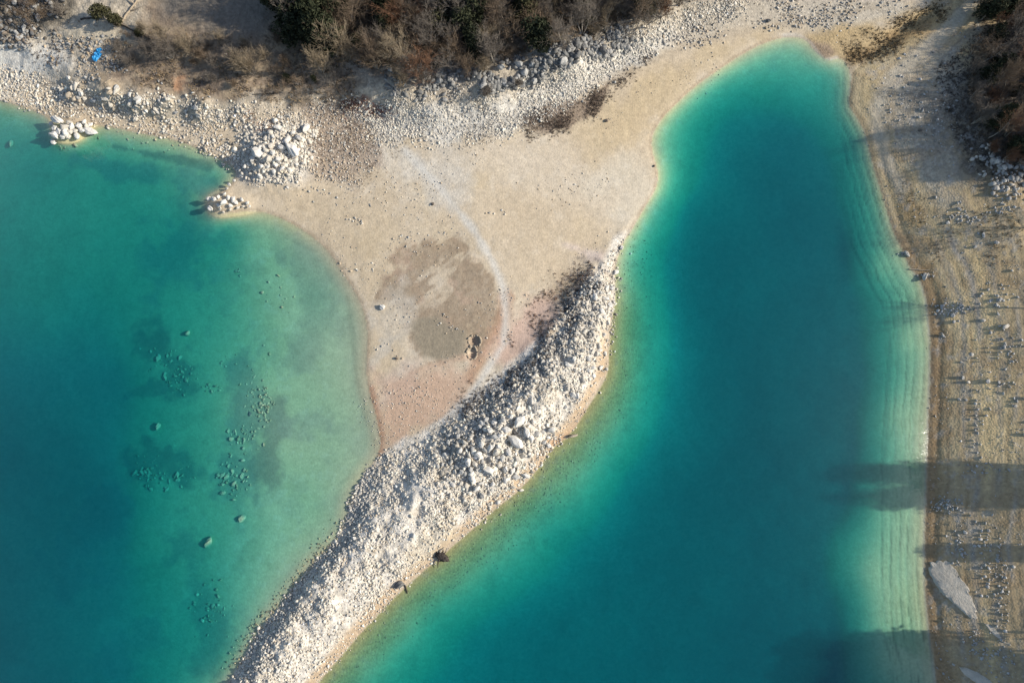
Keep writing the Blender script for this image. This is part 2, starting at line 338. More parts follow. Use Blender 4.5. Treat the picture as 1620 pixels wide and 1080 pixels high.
lay(zone([(110, 40), (200, 50), (220, 70), (150, 80), (90, 66)], 10, 10) * .7, (.43, .375, .28), .5)
lay(zone([(-80, -60), (110, -60), (120, 30), (60, 55), (0, 60), (-80, 50)], 10, 10) * .9, (.15, .13, .10), .9)  # brown corner ground, darkened to carry the shade of bushes and trees
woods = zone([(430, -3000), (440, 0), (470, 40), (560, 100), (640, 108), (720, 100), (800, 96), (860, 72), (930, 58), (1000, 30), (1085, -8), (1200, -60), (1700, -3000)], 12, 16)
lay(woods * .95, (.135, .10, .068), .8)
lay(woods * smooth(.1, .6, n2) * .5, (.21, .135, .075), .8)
for a, b, r_ in ((556, 165, 14), (598, 178, 15), (575, 158, 8)):
    lay(smooth(r_ + 5, r_ - 5, np.hypot(PX - a, (PY - b) * 1.6) + n3 * 6) * .75, (.17, .075, .05), .9)
for a, b, r_ in ((425, 200, 9), (393, 185, 6), (283, 132, 10)):
    lay(smooth(r_ + 5, r_ - 5, np.hypot(PX - a, PY - b) + n3 * 6) * .6, (.45, .24, .13), .8)
# right bank
rb = smooth(-.4, .3, RS) * (PX > 1280)
lay(rb, (.465, .35, .195), .35)
tw = RS + fbm(PX, PY, 120, 3, seed=12) * .5
lay(rb * smooth(-.1, .6, np.sin(tw * 2.1 + n2 * 1.2) * .7 + n2 * .7) * .6, (.34, .285, .205), .4)
lay(rb * smooth(.55, .95, np.sin(tw * 5.2 + n2 * .9)) * .6, (.29, .215, .13), .35)
lay(rb * smooth(.1, .6, n1 * .8 + n2 * .6) * .55, (.44, .355, .205), .6)
lay(rb * zone([(1520, 415), (1590, 430), (1600, 470), (1560, 560), (1600, 640), (1590, 720), (1545, 720), (1540, 640), (1530, 560), (1510, 500)], 20, 26) * .85, (.60, .46, .25), .6)
lay(rb * zone([(1400, 110), (1500, 60), (1540, 110), (1510, 200), (1540, 290), (1500, 330), (1440, 260), (1390, 180)], 20, 20) * .6, (.36, .335, .285), .9)
lay(rb * smooth(730, 790, PY + n2 * 14) * .55, (.32, .245, .15), .4)
lay(rb * smooth(3.4, .8, RS + n2 * .7) * smooth(300, 420, PY) * .8, (.235, .155, .08), .5)
lay(rb * stroke([(1400, 240), (1425, 310), (1450, 350), (1470, 380)], 12, 12, 12) * .6, (.34, .225, .10), .6)
lay(rb * smooth(.2, .7, fbm(PX * .35, PY * 1.5, 40, 4, seed=51)) * .4, (.30, .20, .11), .8)
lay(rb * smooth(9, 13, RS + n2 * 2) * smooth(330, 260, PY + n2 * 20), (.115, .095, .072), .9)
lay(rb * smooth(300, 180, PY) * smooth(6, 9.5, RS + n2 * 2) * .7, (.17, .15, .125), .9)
for d0, w0, col_, k_ in ((1.9, .22, (.26, .19, .11), .7), (3.1, .3, (.52, .41, .23), .6), (4.3, .35, (.30, .27, .22), .75), (5.3, .2, (.25, .18, .10), .7), (6.4, .5, (.28, .265, .235), .85), (7.8, .6, (.56, .43, .23), .7), (9.4, .4, (.29, .26, .21), .7), (10.6, .3, (.24, .18, .105), .6), (11.6, .4, (.33, .31, .27), .7)):
    wob = RS + fbm(PX, PY, 150, 4, seed=12) * .9 + n3 * .12 - d0
    lay(rb * np.exp(-(wob / w0) ** 2) * k_ * smooth(-.5, .35, fbm(PX * 2.5, PY * .8, 60, 4, seed=int(d0 * 10))) * smooth(330, 420, PY), col_, .6)
lay(rb * smooth(.2, .8, fbm(PX, PY, 22, 4, .65, seed=66)) * .5, (.29, .225, .14), .5); lay(rb * smooth(.3, .9, fbm(PX, PY, 16, 4, .65, seed=67)) * .45, (.38, .36, .32), .6)
lay(rb * stroke([(1560, -20), (1500, 45), (1440, 95), (1398, 140), (1385, 185), (1398, 240), (1425, 300)], 9, 8, 8) * .7, (.47, .41, .31), .3)
# gully at the inlet head
lay(zone([(1262, 62), (1330, 44), (1400, 40), (1480, 16), (1490, 30), (1440, 60), (1390, 90), (1350, 105), (1300, 90)], 10, 9) * .8, (.38, .275, .135), .6)
lay(stroke([(1350, 92), (1400, 72), (1450, 48), (1490, 22)], 10, 8, 12) * .7, (.235, .155, .075), .7)
lay(zone([(1278, 66), (1310, 70), (1325, 84), (1310, 92), (1292, 84)], 5, 5) * .8, (.25, .185, .135), .8)
lay(stroke([(1240, 56), (1262, 56), (1280, 64), (1290, 80), (1306, 95), (1324, 92)], 2.2, 2.5, 2) * .8, (.60, .56, .48), .2)
lay(stroke([(1336, 100), (1346, 118), (1344, 146)], 1.4, 2, 1.5) * .7, (.60, .55, .45), .2)
# damp margins on land
wet = smooth(.55, .1, SD + n3 * .12) * (SD > 0)
lay(wet * .45 * (1 - spit), (.27, .205, .135), .3)
# lake bed
bed = smooth(.05, -.15, SD)
lay(bed, (.49, .44, .25), .15)
lay(bed * smooth(-.1, .7, n1) * .35, (.55, .49, .32))
lay(bed * smooth(0, .8, -n2 - .15 * n3) * .3 * smooth(.6, .2, TONE), (.34, .31, .225))
inl = INL * 1.0
lay(bed * smooth(.1, .7, fbm(PX, PY, 44, 5, .65, seed=47)) * .38 * smooth(.9, .4, TONE), (.36, .33, .19)); lay(bed * smooth(.25, .8, fbm(PX, PY, 12, 3, .7, seed=48)) * .3 * smooth(.45, .1, TONE), (.56, .52, .36))
lay(bed * inl * smooth(4.5, .3, -SD + n2 * .9) * smooth(340, 420, PY) * smooth(760, 690, PY) * .75, (.40, .305, .21))
lay(bed * inl * stroke([(550, 470), (560, 560), (570, 630), (592, 700)], 3, 3, 3) * .5, (.22, .16, .1))
for pts, w, col, k in (([(480, 410), (500, 500), (490, 560)], 26, (.36, .32, .22), .5), ([(440, 640), (430, 700), (420, 745)], 16, (.30, .25, .18), .6), ([(500, 660), (470, 690)], 20, (.38, .33, .24), .5),
        ([(380, 590), (400, 650), (370, 700), (365, 780)], 24, (.31, .30, .22), .55), ([(240, 540), (285, 590), (300, 610)], 24, (.24, .25, .18), .7), ([(225, 740), (290, 750)], 26, (.25, .27, .19), .7),
        ([(200, 628), (250, 612)], 8, (.25, .26, .19), .5), ([(120, 250), (330, 300)], 14, (.30, .32, .24), .5), ([(180, 232), (330, 262)], 5, (.18, .2, .15), .5), ([(300, 880), (320, 960), (330, 1050)], 26, (.30, .31, .22), .45),
        ([(300, 350), (270, 420)], 40, (.33, .34, .25), .5), ([(170, 800), (120, 900)], 40, (.30, .31, .25), .4), ([(230, 1000), (180, 1050)], 25, (.30, .31, .25), .4)):
    lay(bed * inl * stroke(pts, w, w * .7, w * 1.1) * min(k * 1.35, .9), np.array(col) * .85)
lay(bed * inl * smooth(.13, .02, TONE) * .5 * smooth(340, 400, PY), (.46, .385, .27))
rim = bed * smooth(.3, -.1, np.abs(-SD - .7 + n2 * .5) - .5)
lay(bed * (1 - inl) * smooth(7.5, 1.0, -SD + n2 * .8) * smooth(1050, 1010, PX - (560 - PY) * .1) * smooth(380, 520, PY) * .88, (.285, .235, .10), .5)
lay(bed * (1 - inl) * smooth(.25, .7, n3 * .8 + n2 * .4) * smooth(5.5, .5, -SD) * smooth(1060, 960, PX) * .6, (.20, .18, .12), .8)
lay(bed * (1 - inl) * (PX > 1330) * .7, (.47, .425, .25))
uu = RU + fbm(PX, PY, 90, 4, seed=6) * .3
for c, w_, k in ((.45, .1, .4), (.75, .06, .5), (1.0, .10, .75), (1.6, .07, .4), (1.95, .05, .35), (2.3, .11, .8), (2.8, .06, .35), (3.3, .12, .8), (3.9, .07, .4), (4.6, .13, .7), (5.2, .08, .4), (5.8, .15, .55)):
    lay(bed * (PX > 1330) * np.exp(-((uu + .08 * n3 - c) / w_) ** 2) * k * .8 * (.25 + .75 * smooth(-.4, .5, fbm(PX * 3, PY, 60, 3, seed=63))) * smooth(60, 200, PY), (.17, .15, .09))
lay(bed * (PX > 1330) * smooth(.5, .05, RU) * smooth(380, 450, PY) * .6, (.31, .27, .24))
lay(bed * smooth(.15, .45, TONE) * smooth(.55, .75, TONE) * 0.5, (.44, .42, .34))
C *= (1 + .07 * n3 + .05 * fbm(PX, PY, 4, 2, seed=61) * (0.3 + GRIT))[..., None]
C = np.clip(C, .02, .8)

# ------------------------------------------------------------------ materials
def nodes(name):
    m = bpy.data.materials.new(name); m.use_nodes = True
    nt = m.node_tree; b = nt.nodes['Principled BSDF']
    return m, nt, b
def N(nt, kind, **kw):
    n = nt.nodes.new(kind)
    for k, v in kw.items():
        if k in n.inputs.keys() if isinstance(k, str) else False: n.inputs[k].default_value = v
        else: setattr(n, k, v)
    return n
def L(nt, a, b): nt.links.new(a, b)
def mathn(nt, op, a, b=None, c=None):
    n = nt.nodes.new('ShaderNodeMath'); n.operation = op
    for i, v in enumerate((a, b, c)):
        if v is None: continue
        if isinstance(v, (int, float)): n.inputs[i].default_value = v
        else: L(nt, v, n.inputs[i])
    return n.outputs[0]
def noise(nt, scale, detail=4, rough=.6, coord='Object'):
    tc = nt.nodes.new('ShaderNodeTexCoord'); n = nt.nodes.new('ShaderNodeTexNoise')
    n.inputs['Scale'].default_value = scale; n.inputs['Detail'].default_value = detail; n.inputs['Roughness'].default_value = rough
    L(nt, tc.outputs[coord], n.inputs['Vector']); return n
def scale_col(nt, col, fac):
    v = nt.nodes.new('ShaderNodeVectorMath'); v.operation = 'SCALE'
    L(nt, col, v.inputs[0]); L(nt, fac, v.inputs['Scale']); return v.outputs[0]
def plain(name, col, rough=.9, scale=3.0, var=.5, bump=.4, spec=.2, attr=None, coord='Object', bscale=None):
    m, nt, b = nodes(name)
    if attr:
        a = nt.nodes.new('ShaderNodeAttribute'); a.attribute_name = attr; src = a.outputs['Color']
    else:
        rgb = nt.nodes.new('ShaderNodeRGB'); rgb.outputs[0].default_value = (*col, 1); src = rgb.outputs[0]
    n = noise(nt, scale, coord=coord)
    f = mathn(nt, 'MULTIPLY_ADD', n.outputs[0], var * 2, 1 - var)
    L(nt, scale_col(nt, src, f), b.inputs['Base Color'])
    b.inputs['Roughness'].default_value = rough; b.inputs['Specular IOR Level'].default_value = spec
    if bump:
        n2_ = noise(nt, bscale or scale * 3, 5, .7, coord)
        bp = nt.nodes.new('ShaderNodeBump'); bp.inputs['Strength'].default_value = bump; bp.inputs['Distance'].default_value = .1
        L(nt, n2_.outputs[0], bp.inputs['Height']); L(nt, bp.outputs[0], b.inputs['Normal'])
    return m
# ground: soil colour by zone, grain and pebble relief by noise
m, nt, b = nodes('soil')
a = nt.nodes.new('ShaderNodeAttribute'); a.attribute_name = 'soil'
g = nt.nodes.new('ShaderNodeAttribute'); g.attribute_name = 'grit'
nf = noise(nt, 3.2, 3, .75); nv = nt.nodes.new('ShaderNodeTexVoronoi'); nv.inputs['Scale'].default_value = 3.6
tc = nt.nodes.new('ShaderNodeTexCoord'); L(nt, tc.outputs['Object'], nv.inputs['Vector'])
sep = nt.nodes.new('ShaderNodeSeparateColor'); L(nt, nv.outputs['Color'], sep.inputs[0])
v1 = mathn(nt, 'MULTIPLY_ADD', nf.outputs[0], .44, .78)
v2 = mathn(nt, 'MULTIPLY', mathn(nt, 'SUBTRACT', sep.outputs[0], .5), mathn(nt, 'MULTIPLY_ADD', g.outputs['Fac'], .5, .04))
L(nt, scale_col(nt, a.outputs['Color'], mathn(nt, 'ADD', v1, v2)), b.inputs['Base Color'])
b.inputs['Roughness'].default_value = .95; b.inputs['Specular IOR Level'].default_value = .1
bp = nt.nodes.new('ShaderNodeBump'); bp.inputs['Distance'].default_value = .12
hgt = mathn(nt, 'MULTIPLY_ADD', nv.outputs['Distance'], -1.0, nf.outputs[0])
L(nt, hgt, bp.inputs['Height']); L(nt, mathn(nt, 'MULTIPLY_ADD', g.outputs['Fac'], .5, .06), bp.inputs['Strength']); L(nt, bp.outputs[0], b.inputs['Normal'])
M_SOIL = m
# water: clear surface over a body that absorbs red first
m = bpy.data.materials.new('lake_water'); m.use_nodes = True; nt = m.node_tree
for n_ in list(nt.nodes): nt.nodes.remove(n_)
out = nt.nodes.new('ShaderNodeOutputMaterial'); mix = nt.nodes.new('ShaderNodeMixShader')
tr = nt.nodes.new('ShaderNodeBsdfTransparent'); gl = nt.nodes.new('ShaderNodeBsdfGlossy'); gl.inputs['Roughness'].default_value = .06
geo = nt.nodes.new('ShaderNodeNewGeometry')
tc = nt.nodes.new('ShaderNodeTexCoord'); mp = nt.nodes.new('ShaderNodeMapping'); mp.inputs['Scale'].default_value = (1.0, 2.6, 1); mp.inputs['Rotation'].default_value = (0, 0, R(25))
L(nt, tc.outputs['Object'], mp.inputs[0])
wv = nt.nodes.new('ShaderNodeTexNoise'); wv.inputs['Scale'].default_value = 1.1; wv.inputs['Detail'].default_value = 4; L(nt, mp.outputs[0], wv.inputs['Vector'])
bp = nt.nodes.new('ShaderNodeBump'); bp.inputs['Strength'].default_value = .22; bp.inputs['Distance'].default_value = .06
L(nt, wv.outputs[0], bp.inputs['Height']); L(nt, bp.outputs[0], gl.inputs['Normal'])
dot = nt.nodes.new('ShaderNodeVectorMath'); dot.operation = 'DOT_PRODUCT'
L(nt, geo.outputs['Normal'], dot.inputs[0]); L(nt, geo.outputs['Incoming'], dot.inputs[1])
cs = mathn(nt, 'ABSOLUTE', dot.outputs['Value'])
fr = mathn(nt, 'MULTIPLY_ADD', mathn(nt, 'POWER', mathn(nt, 'SUBTRACT', 1.0, cs), 5.0), .98, .02)
L(nt, fr, mix.inputs[0]); L(nt, tr.outputs[0], mix.inputs[1]); L(nt, gl.outputs[0], mix.inputs[2])
ab = nt.nodes.new('ShaderNodeVolumeAbsorption'); ab.inputs['Color'].default_value = (.12, .83, .876, 1); ab.inputs['Density'].default_value = 1.38
sc_v = nt.nodes.new('ShaderNodeVolumeScatter'); sc_v.inputs['Color'].default_value = (.02, .92, .95, 1); sc_v.inputs['Density'].default_value = .078; sc_v.inputs['Anisotropy'].default_value = 0.0
addv = nt.nodes.new('ShaderNodeAddShader'); L(nt, ab.outputs[0], addv.inputs[0]); L(nt, sc_v.outputs[0], addv.inputs[1])
L(nt, mix.outputs[0], out.inputs['Surface']); L(nt, addv.outputs[0], out.inputs['Volume'])
M_WATER = m
M_STONE = plain('limestone', None, .9, 2.5, .22, .5, .15, attr='tint')
M_ROCK = {}
for nm, col in (('white', (.57, .54, .485)), ('cream', (.51, .465, .39)), ('grey', (.37, .36, .335)), ('dark', (.135, .133, .128)), ('tan', (.43, .36, .27)), ('sunk', (.45, .395, .26)), ('brown', (.16, .13, .105))):
    M_ROCK[nm] = plain('rock_' + nm, col, .92, 1.3, .32, .8, .15, bscale=3.5)
M_BARK = plain('bark', (.30, .265, .22), .95, 4, .4, .3)
M_TWIGS = [plain('twigs_grey', (.185, .158, .13), .95, .8, .35, 0), plain('twigs_brown', (.195, .145, .10), .95, .8, .35, 0), plain('twigs_tan', (.275, .22, .15), .95, .8, .35, 0), plain('twigs_rust', (.20, .11, .065), .95, .8, .35, 0)]
M_LEAF = [plain('leaf_dark', (.028, .033, .018), .85, .9, .5, 0, .1), plain('leaf_olive', (.06, .058, .029), .85, .9, .5, 0, .1), plain('leaf_mid', (.04, .044, .024), .85, .9, .5, 0, .1)]
M_WEED = plain('dead_weed', None, .95, 2.0, .35, 0, .1, attr='tint')
M_WOOD = plain('weathered_wood', (.37, .30, .215), .85, 3, .35, .5)
M_WOODDARK = plain('wet_wood', (.045, .036, .03), .6, 3, .5, .6)
M_TARP = plain('blue_plastic', (.02, .26, .55), .45, 2, .25, .2, .5)
M_ASH = plain('fire_ring_stone', (.38, .31, .225), .95, 5, .35, .6)
M_CRUST = plain('pale_crust', (.48, .43, .35), .98, 1.1, .45, .9, .05, bscale=4)

# ------------------------------------------------------------------ mesh helpers
def mesh_np(name, V, F, mat, cols=None, cname='tint', smooth_f=False):
    V = np.asarray(V, np.float32); F = np.asarray(F, np.int32); k = F.shape[1]
    me = bpy.data.meshes.new(name)
    me.vertices.add(len(V)); me.vertices.foreach_set('co', V.ravel())
    me.loops.add(F.size); me.loops.foreach_set('vertex_index', F.ravel())
    me.polygons.add(len(F)); me.polygons.foreach_set('loop_start', np.arange(0, F.size, k, dtype=np.int32))
    if smooth_f: me.polygons.foreach_set('use_smooth', np.ones(len(F), bool))
    me.update(calc_edges=True)
    if cols is not None:
        at = me.attributes.new(cname, 'FLOAT_COLOR', 'POINT')
        at.data.foreach_set('color', np.concatenate([cols, np.ones((len(cols), 1))], 1).astype(np.float32).ravel())
    if mat: me.materials.append(mat)
    return me
def obj(name, me, parent=None, loc=(0, 0, 0), rot=(0, 0, 0), sc=(1, 1, 1)):
    o = bpy.data.objects.new(name, me); COL.objects.link(o)
    o.location = loc; o.rotation_euler = rot; o.scale = sc
    if parent: o.parent = parent
    return o
THINGS = []
def tag(o, label=None, cat=None, group=None, kind=None):
    if label: o['label'] = label
    if cat: o['category'] = cat
    if group: o['group'] = group
    if kind: o['kind'] = kind
    return o

# ------------------------------------------------------------------ ground and water
ny, nx = X.shape
idx = np.arange(ny * nx).reshape(ny, nx)
F = np.stack([idx[:-1, :-1], idx[:-1, 1:], idx[1:, 1:], idx[1:, :-1]], -1).reshape(-1, 4)
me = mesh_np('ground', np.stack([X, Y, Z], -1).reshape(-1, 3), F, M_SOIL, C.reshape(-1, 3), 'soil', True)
at = me.attributes.new('grit', 'FLOAT', 'POINT'); at.data.foreach_set('value', GRIT.astype(np.float32).ravel())
tag(obj('ground', me), 'pale sandy shore, spit and lake bed', None, None, 'structure')
w_ = 225.0
V = [(-w_, -w_, -8), (w_, -w_, -8), (w_, w_, -8), (-w_, w_, -8), (-w_, -w_, 0), (w_, -w_, 0), (w_, w_, 0), (-w_, w_, 0)]
F = [(3, 2, 1, 0), (4, 5, 6, 7), (0, 1, 5, 4), (1, 2, 6, 5), (2, 3, 7, 6), (3, 0, 4, 7)]
tag(obj('lake_water', mesh_np('lake_water', V, F, M_WATER)), 'clear turquoise lake water on both sides of the spit', None, None, 'structure')

# ------------------------------------------------------------------ rock shapes
def ico(level):
    t = (1 + 5 ** .5) / 2
    v = [(-1, t, 0), (1, t, 0), (-1, -t, 0), (1, -t, 0), (0, -1, t), (0, 1, t), (0, -1, -t), (0, 1, -t), (t, 0, -1), (t, 0, 1), (-t, 0, -1), (-t, 0, 1)]
    f = [(0, 11, 5), (0, 5, 1), (0, 1, 7), (0, 7, 10), (0, 10, 11), (1, 5, 9), (5, 11, 4), (11, 10, 2), (10, 7, 6), (7, 1, 8), (3, 9, 4), (3, 4, 2), (3, 2, 6), (3, 6, 8), (3, 8, 9), (4, 9, 5), (2, 4, 11), (6, 2, 10), (8, 6, 7), (9, 8, 1)]
    v = [np.array(p) / np.linalg.norm(p) for p in v]
    for _ in range(level):
        c = {}; nf_ = []
        def mid(a, b):
            k = (min(a, b), max(a, b))
            if k not in c:
                p = v[a] + v[b]; v.append(p / np.linalg.norm(p)); c[k] = len(v) - 1
            return c[k]
        for a, b_, d in f:
            x, y, z = mid(a, b_), mid(b_, d), mid(d, a)
            nf_ += [(a, x, z), (b_, y, x), (d, z, y), (x, y, z)]
        f = nf_
    return np.array(v), np.array(f)
def rock_shape(level, seed, cuts=9, depth=.62, rough=.07):
    r = np.random.default_rng(seed); v, f = ico(level); v = v.copy()
    for _ in range(cuts):
        n = r.normal(size=3); n /= np.linalg.norm(n); d = r.uniform(depth, .92)
        k = v @ n; m_ = k > d
        v[m_] -= np.outer((k[m_] - d) * .93, n)
    for q in range(5 if level > 1 else 0):
        kk = r.normal(size=3) * (2.2 + 1.5 * q); v = v * (1 + .075 / (1 + .5 * q) * np.sin(v @ kk + r.uniform(0, 6))[:, None])
    v = v * (1 + rough * r.normal(size=(len(v), 1)))
    v *= r.uniform(.8, 1.2, 3) * np.array([1.1, .95, .85])
    return v, f
ROCK_V = {l: [rock_shape(l, 100 * l + k, 5 if l == 0 else 8, .55 if l == 0 else .6, .16 if l == 0 else .08) for k in range(14)] for l in (0, 1)}
BOULDER = {}
def boulder_mesh(mat, k):
    key = (mat, k)
    if key not in BOULDER:
        v, f = rock_shape(3, 900 + k, 13, .5, .022)
        BOULDER[key] = mesh_np('boulder_' + mat, v, f, M_ROCK[mat])
    return BOULDER[key]
def rand_rot(n, tiltmax=.6):
    a = rng.uniform(0, 2 * np.pi, n); b = rng.normal(0, tiltmax, n); c = rng.normal(0, tiltmax, n)
    ca, sa, cb, sb, cc, sc_ = np.cos(a), np.sin(a), np.cos(b), np.sin(b), np.cos(c), np.sin(c)
    Rz = np.zeros((n, 3, 3)); Rz[:, 0, 0] = ca; Rz[:, 0, 1] = -sa; Rz[:, 1, 0] = sa; Rz[:, 1, 1] = ca; Rz[:, 2, 2] = 1
    Rx = np.zeros((n, 3, 3)); Rx[:, 0, 0] = 1; Rx[:, 1, 1] = cb; Rx[:, 1, 2] = -sb; Rx[:, 2, 1] = sb; Rx[:, 2, 2] = cb
    Ry = np.zeros((n, 3, 3)); Ry[:, 1, 1] = 1; Ry[:, 0, 0] = cc; Ry[:, 0, 2] = sc_; Ry[:, 2, 0] = -sc_; Ry[:, 2, 2] = cc
    return Rz @ Rx @ Ry
def pick_in(poly, n, keep=None, jit=5.0):
    poly = np.asarray(poly, float); lo, hi = poly.min(0), poly.max(0)
    ox = np.empty(0); oy = np.empty(0); tries = 0
    while len(ox) < n and tries < 60:
        a = rng.uniform(lo[0], hi[0], n * 2); b = rng.uniform(lo[1], hi[1], n * 2)
        m_ = inside(a, b, poly)
        if keep is not None: m_ &= keep(a, b) > rng.random(len(a))
        ox = np.concatenate([ox, a[m_]]); oy = np.concatenate([oy, b[m_]]); tries += 1
    return ox[:n] + rng.normal(0, jit, len(ox[:n])), oy[:n] + rng.normal(0, jit, len(ox[:n]))
class Stones:
    def __init__(s): s.P = []
    def add(s, px, py, r, pal, level=0, sink=.25, flat=.75, var=.12):
        x, y, z = place(px, py)
        n = len(x); pal = np.asarray(pal, float)
        col = pal[rng.integers(0, len(pal), n)] * (1 + var * rng.normal(size=(n, 1)))
        s.P.append((x, y, z, r, np.clip(col, .03, .72), level, sink, flat))
    def build(s, name):
        VV = []; FF = []; CC = []; off = 0
        for x, y, z, r, col, level, sink, flat in s.P:
            n = len(x); k = rng.integers(0, 14, n); Rm = rand_rot(n)
            for q in range(14):
                m_ = np.where(k == q)[0]
                if not len(m_): continue
                v, f = ROCK_V[level][q]
                asp = rng.uniform(.7, 1.35, (len(m_), 1, 3)); asp[:, :, 2] *= flat
                w = np.einsum('nij,nkj->nki', Rm[m_], v[None] * asp) * r[m_, None, None]
                w[:, :, 0] += x[m_, None]; w[:, :, 1] += y[m_, None]; w[:, :, 2] += (z[m_] + r[m_] * (flat * .8 - 2 * sink * flat))[:, None]
                VV.append(w.reshape(-1, 3)); CC.append(np.repeat(col[m_], len(v), 0))
                FF.append((f[None] + (off + np.arange(len(m_)) * len(v))[:, None, None]).reshape(-1, 3)); off += len(m_) * len(v)
        return obj(name, mesh_np(name, np.vstack(VV), np.vstack(FF), M_STONE, np.vstack(CC)))
def sizes(n, lo, hi, p=2.2):
    return lo + (hi - lo) * rng.random(n) ** p
W1, W2, W3 = (.62, .57, .48), (.57, .515, .425), (.50, .46, .395)
G1, G2, G3 = (.38, .365, .33), (.30, .29, .27), (.22, .215, .20)
T1, T2, T3 = (.45, .37, .27), (.38, .30, .21), (.50, .43, .33)
def nz(s, lo, hi, seed): return lambda a, b: smooth(lo, hi, fbm(a, b, s, 3, seed=seed))

# ---- rubble on the spit
SPIT_POLY = np.vstack([[(998, 366), (966, 400), (930, 440), (880, 500), (850, 560), (780, 615), (722, 665), (650, 700), (604, 722), (575, 756), (550, 815), (502, 888), (420, 990), (362, 1090), (340, 1125), (430, 1150)], [p for p in SHORE_SR if 360 < p[1] < 1100]])
s = Stones()
a, b = pick_in(SPIT_POLY, 12500, nz(26, -.9, .1, 70), 3); s.add(a, b, sizes(len(a), .04, .17, 2.8), [W1, W2, W1, W3, T3, T1, G1], 0, .3, var=.2)
a, b = pick_in([(985, 385), (975, 470), (966, 560), (950, 610), (900, 680), (850, 740), (790, 800), (690, 840), (620, 740), (700, 680), (780, 620), (870, 540), (930, 450)], 4200, nz(34, -.4, .4, 71)); s.add(a, b, sizes(len(a), .06, .22), [W1, W2, W3, W1, G1, T3], 0, .2, var=.2)
a, b = pick_in([(700, 690), (780, 640), (850, 620), (880, 680), (840, 750), (780, 800), (720, 780), (690, 740)], 520); s.add(a, b, sizes(len(a), .12, .34), [W1, W2, W3, G1], 1, var=.2)
a, b = pick_in([(715, 740), (800, 800), (690, 870), (600, 960), (520, 1050), (460, 1100), (360, 1090), (420, 990), (500, 890), (550, 820), (580, 760), (610, 720), (700, 690)], 3000, nz(30, -.1, .6, 72)); s.add(a, b, sizes(len(a), .06, .21), [W1, W2, W3, W1], 0, .2, var=.15)
le = np.array([(600, 716), (575, 752), (550, 800), (535, 852), (502, 886), (460, 938), (417, 988), (384, 1042), (362, 1090), (400, 1090), (450, 1000), (530, 900), (580, 820), (630, 730)])
a, b = pick_in(le, 2400, nz(26, -.6, .3, 73), 3); s.add(a, b, sizes(len(a), .09, .25), [W3, G1, W2, G1, W1], 0, .15)
a, b = pick_in([(940, 440), (965, 480), (930, 540), (860, 600), (800, 660), (740, 720), (700, 730), (720, 680), (790, 620), (860, 560), (890, 500)], 1300); s.add(a, b, sizes(len(a), .1, .3), [G2, G1, G3, W3, W2], 0, .15)
# sparse stones strewn over the neck
a, b = pick_in([(560, 640), (640, 600), (720, 620), (700, 680), (640, 700), (606, 716)], 700, None, 10); s.add(a, b, sizes(len(a), .03, .11), [W2, T1, G1], 0)
o = s.build('spit_rubble'); tag(o, 'white limestone rubble heaped along the spit', 'rubble', None, 'stuff')

# ---- pebbles on the beach and neck
s = Stones()
BEACH = [(400, 300), (480, 290), (600, 270), (700, 240), (900, 220), (1010, 140), (1200, 50), (1250, 55), (1040, 200), (1030, 290), (970, 380), (880, 470), (790, 560), (700, 650), (605, 700), (585, 600), (570, 480), (500, 380), (420, 330)]
a, b = pick_in(BEACH, 1500, nz(60, -.1, .7, 75)); s.add(a, b, sizes(len(a), .04, .13, 3), [T1, W2, G1, T2, G2], 0)
for cx, cy_, n_, sp in ((558, 348, 14, 7), (570, 352, 8, 5), (632, 376, 10, 8), (655, 376, 8, 6), (795, 335, 5, 5), (778, 338, 4, 4), (605, 550, 8, 8), (630, 566, 5, 4), (545, 300, 10, 10), (700, 505, 14, 8), (720, 520, 10, 6), (500, 300, 14, 14), (592, 425, 6, 8), (905, 300, 4, 6), (683, 322, 3, 3), (555, 430, 10, 10), (1110, 40, 30, 25), (1090, 28, 20, 20), (1215, 38, 10, 10), (1330, 42, 12, 14)):
    a = cx + rng.normal(0, sp, n_); b = cy_ + rng.normal(0, sp * .7, n_); s.add(a, b, sizes(n_, .07, .2), [W1, G1, T1, G2], 0)
o = s.build('beach_pebbles'); tag(o, 'small pebbles strewn over the sandy neck', 'pebbles', None, 'stuff')

# ---- stones of the upper bank
s = Stones()
UP_L = [(-60, 90), (60, 120), (120, 140), (200, 150), (260, 150), (340, 165), (420, 170), (480, 180), (490, 240), (470, 285), (400, 292), (372, 268), (340, 248), (300, 230), (240, 213), (180, 198), (110, 185), (60, 175), (0, 155), (-60, 140)]
a, b = pick_in(UP_L, 7500, nz(30, -.8, .3, 80)); s.add(a, b, sizes(len(a), .05, .19, 2.6), [W2, W3, T3, T1, G1, W2], 0, var=.2)
a, b = pick_in(UP_L, 1300, nz(24, .0, .6, 81)); s.add(a, b, sizes(len(a), .12, .3), [W1, W2, W3, G1, T3], 0, var=.2)
a, b = pick_in([(380, 210), (450, 190), (500, 205), (490, 260), (450, 290), (390, 285), (370, 262)], 800); s.add(a, b, sizes(len(a), .15, .4), [W1, W2, W3], 0)
a, b = pick_in([(480, 165), (560, 150), (600, 180), (600, 260), (560, 290), (490, 285)], 1500); s.add(a, b, sizes(len(a), .06, .18), [T1, W3, T2, G1, W2], 0)
UP_M = [(560, 175), (640, 150), (720, 140), (800, 130), (860, 105), (940, 80), (1020, 40), (1100, 10), (1180, -20), (1180, 20), (1080, 55), (1000, 100), (910, 158), (830, 205), (700, 232), (600, 230)]
a, b = pick_in(UP_M, 10500, nz(30, -.8, .3, 79), 7); s.add(a, b, sizes(len(a), .04, .16, 2.2), [W1, W2, W3, W2, G1], 0, .3, var=.18)
a, b = pick_in(UP_M, 1200, nz(24, -.1, .5, 82), 7); s.add(a, b, sizes(len(a), .1, .25), [W1, W2, W3, G1], 0)
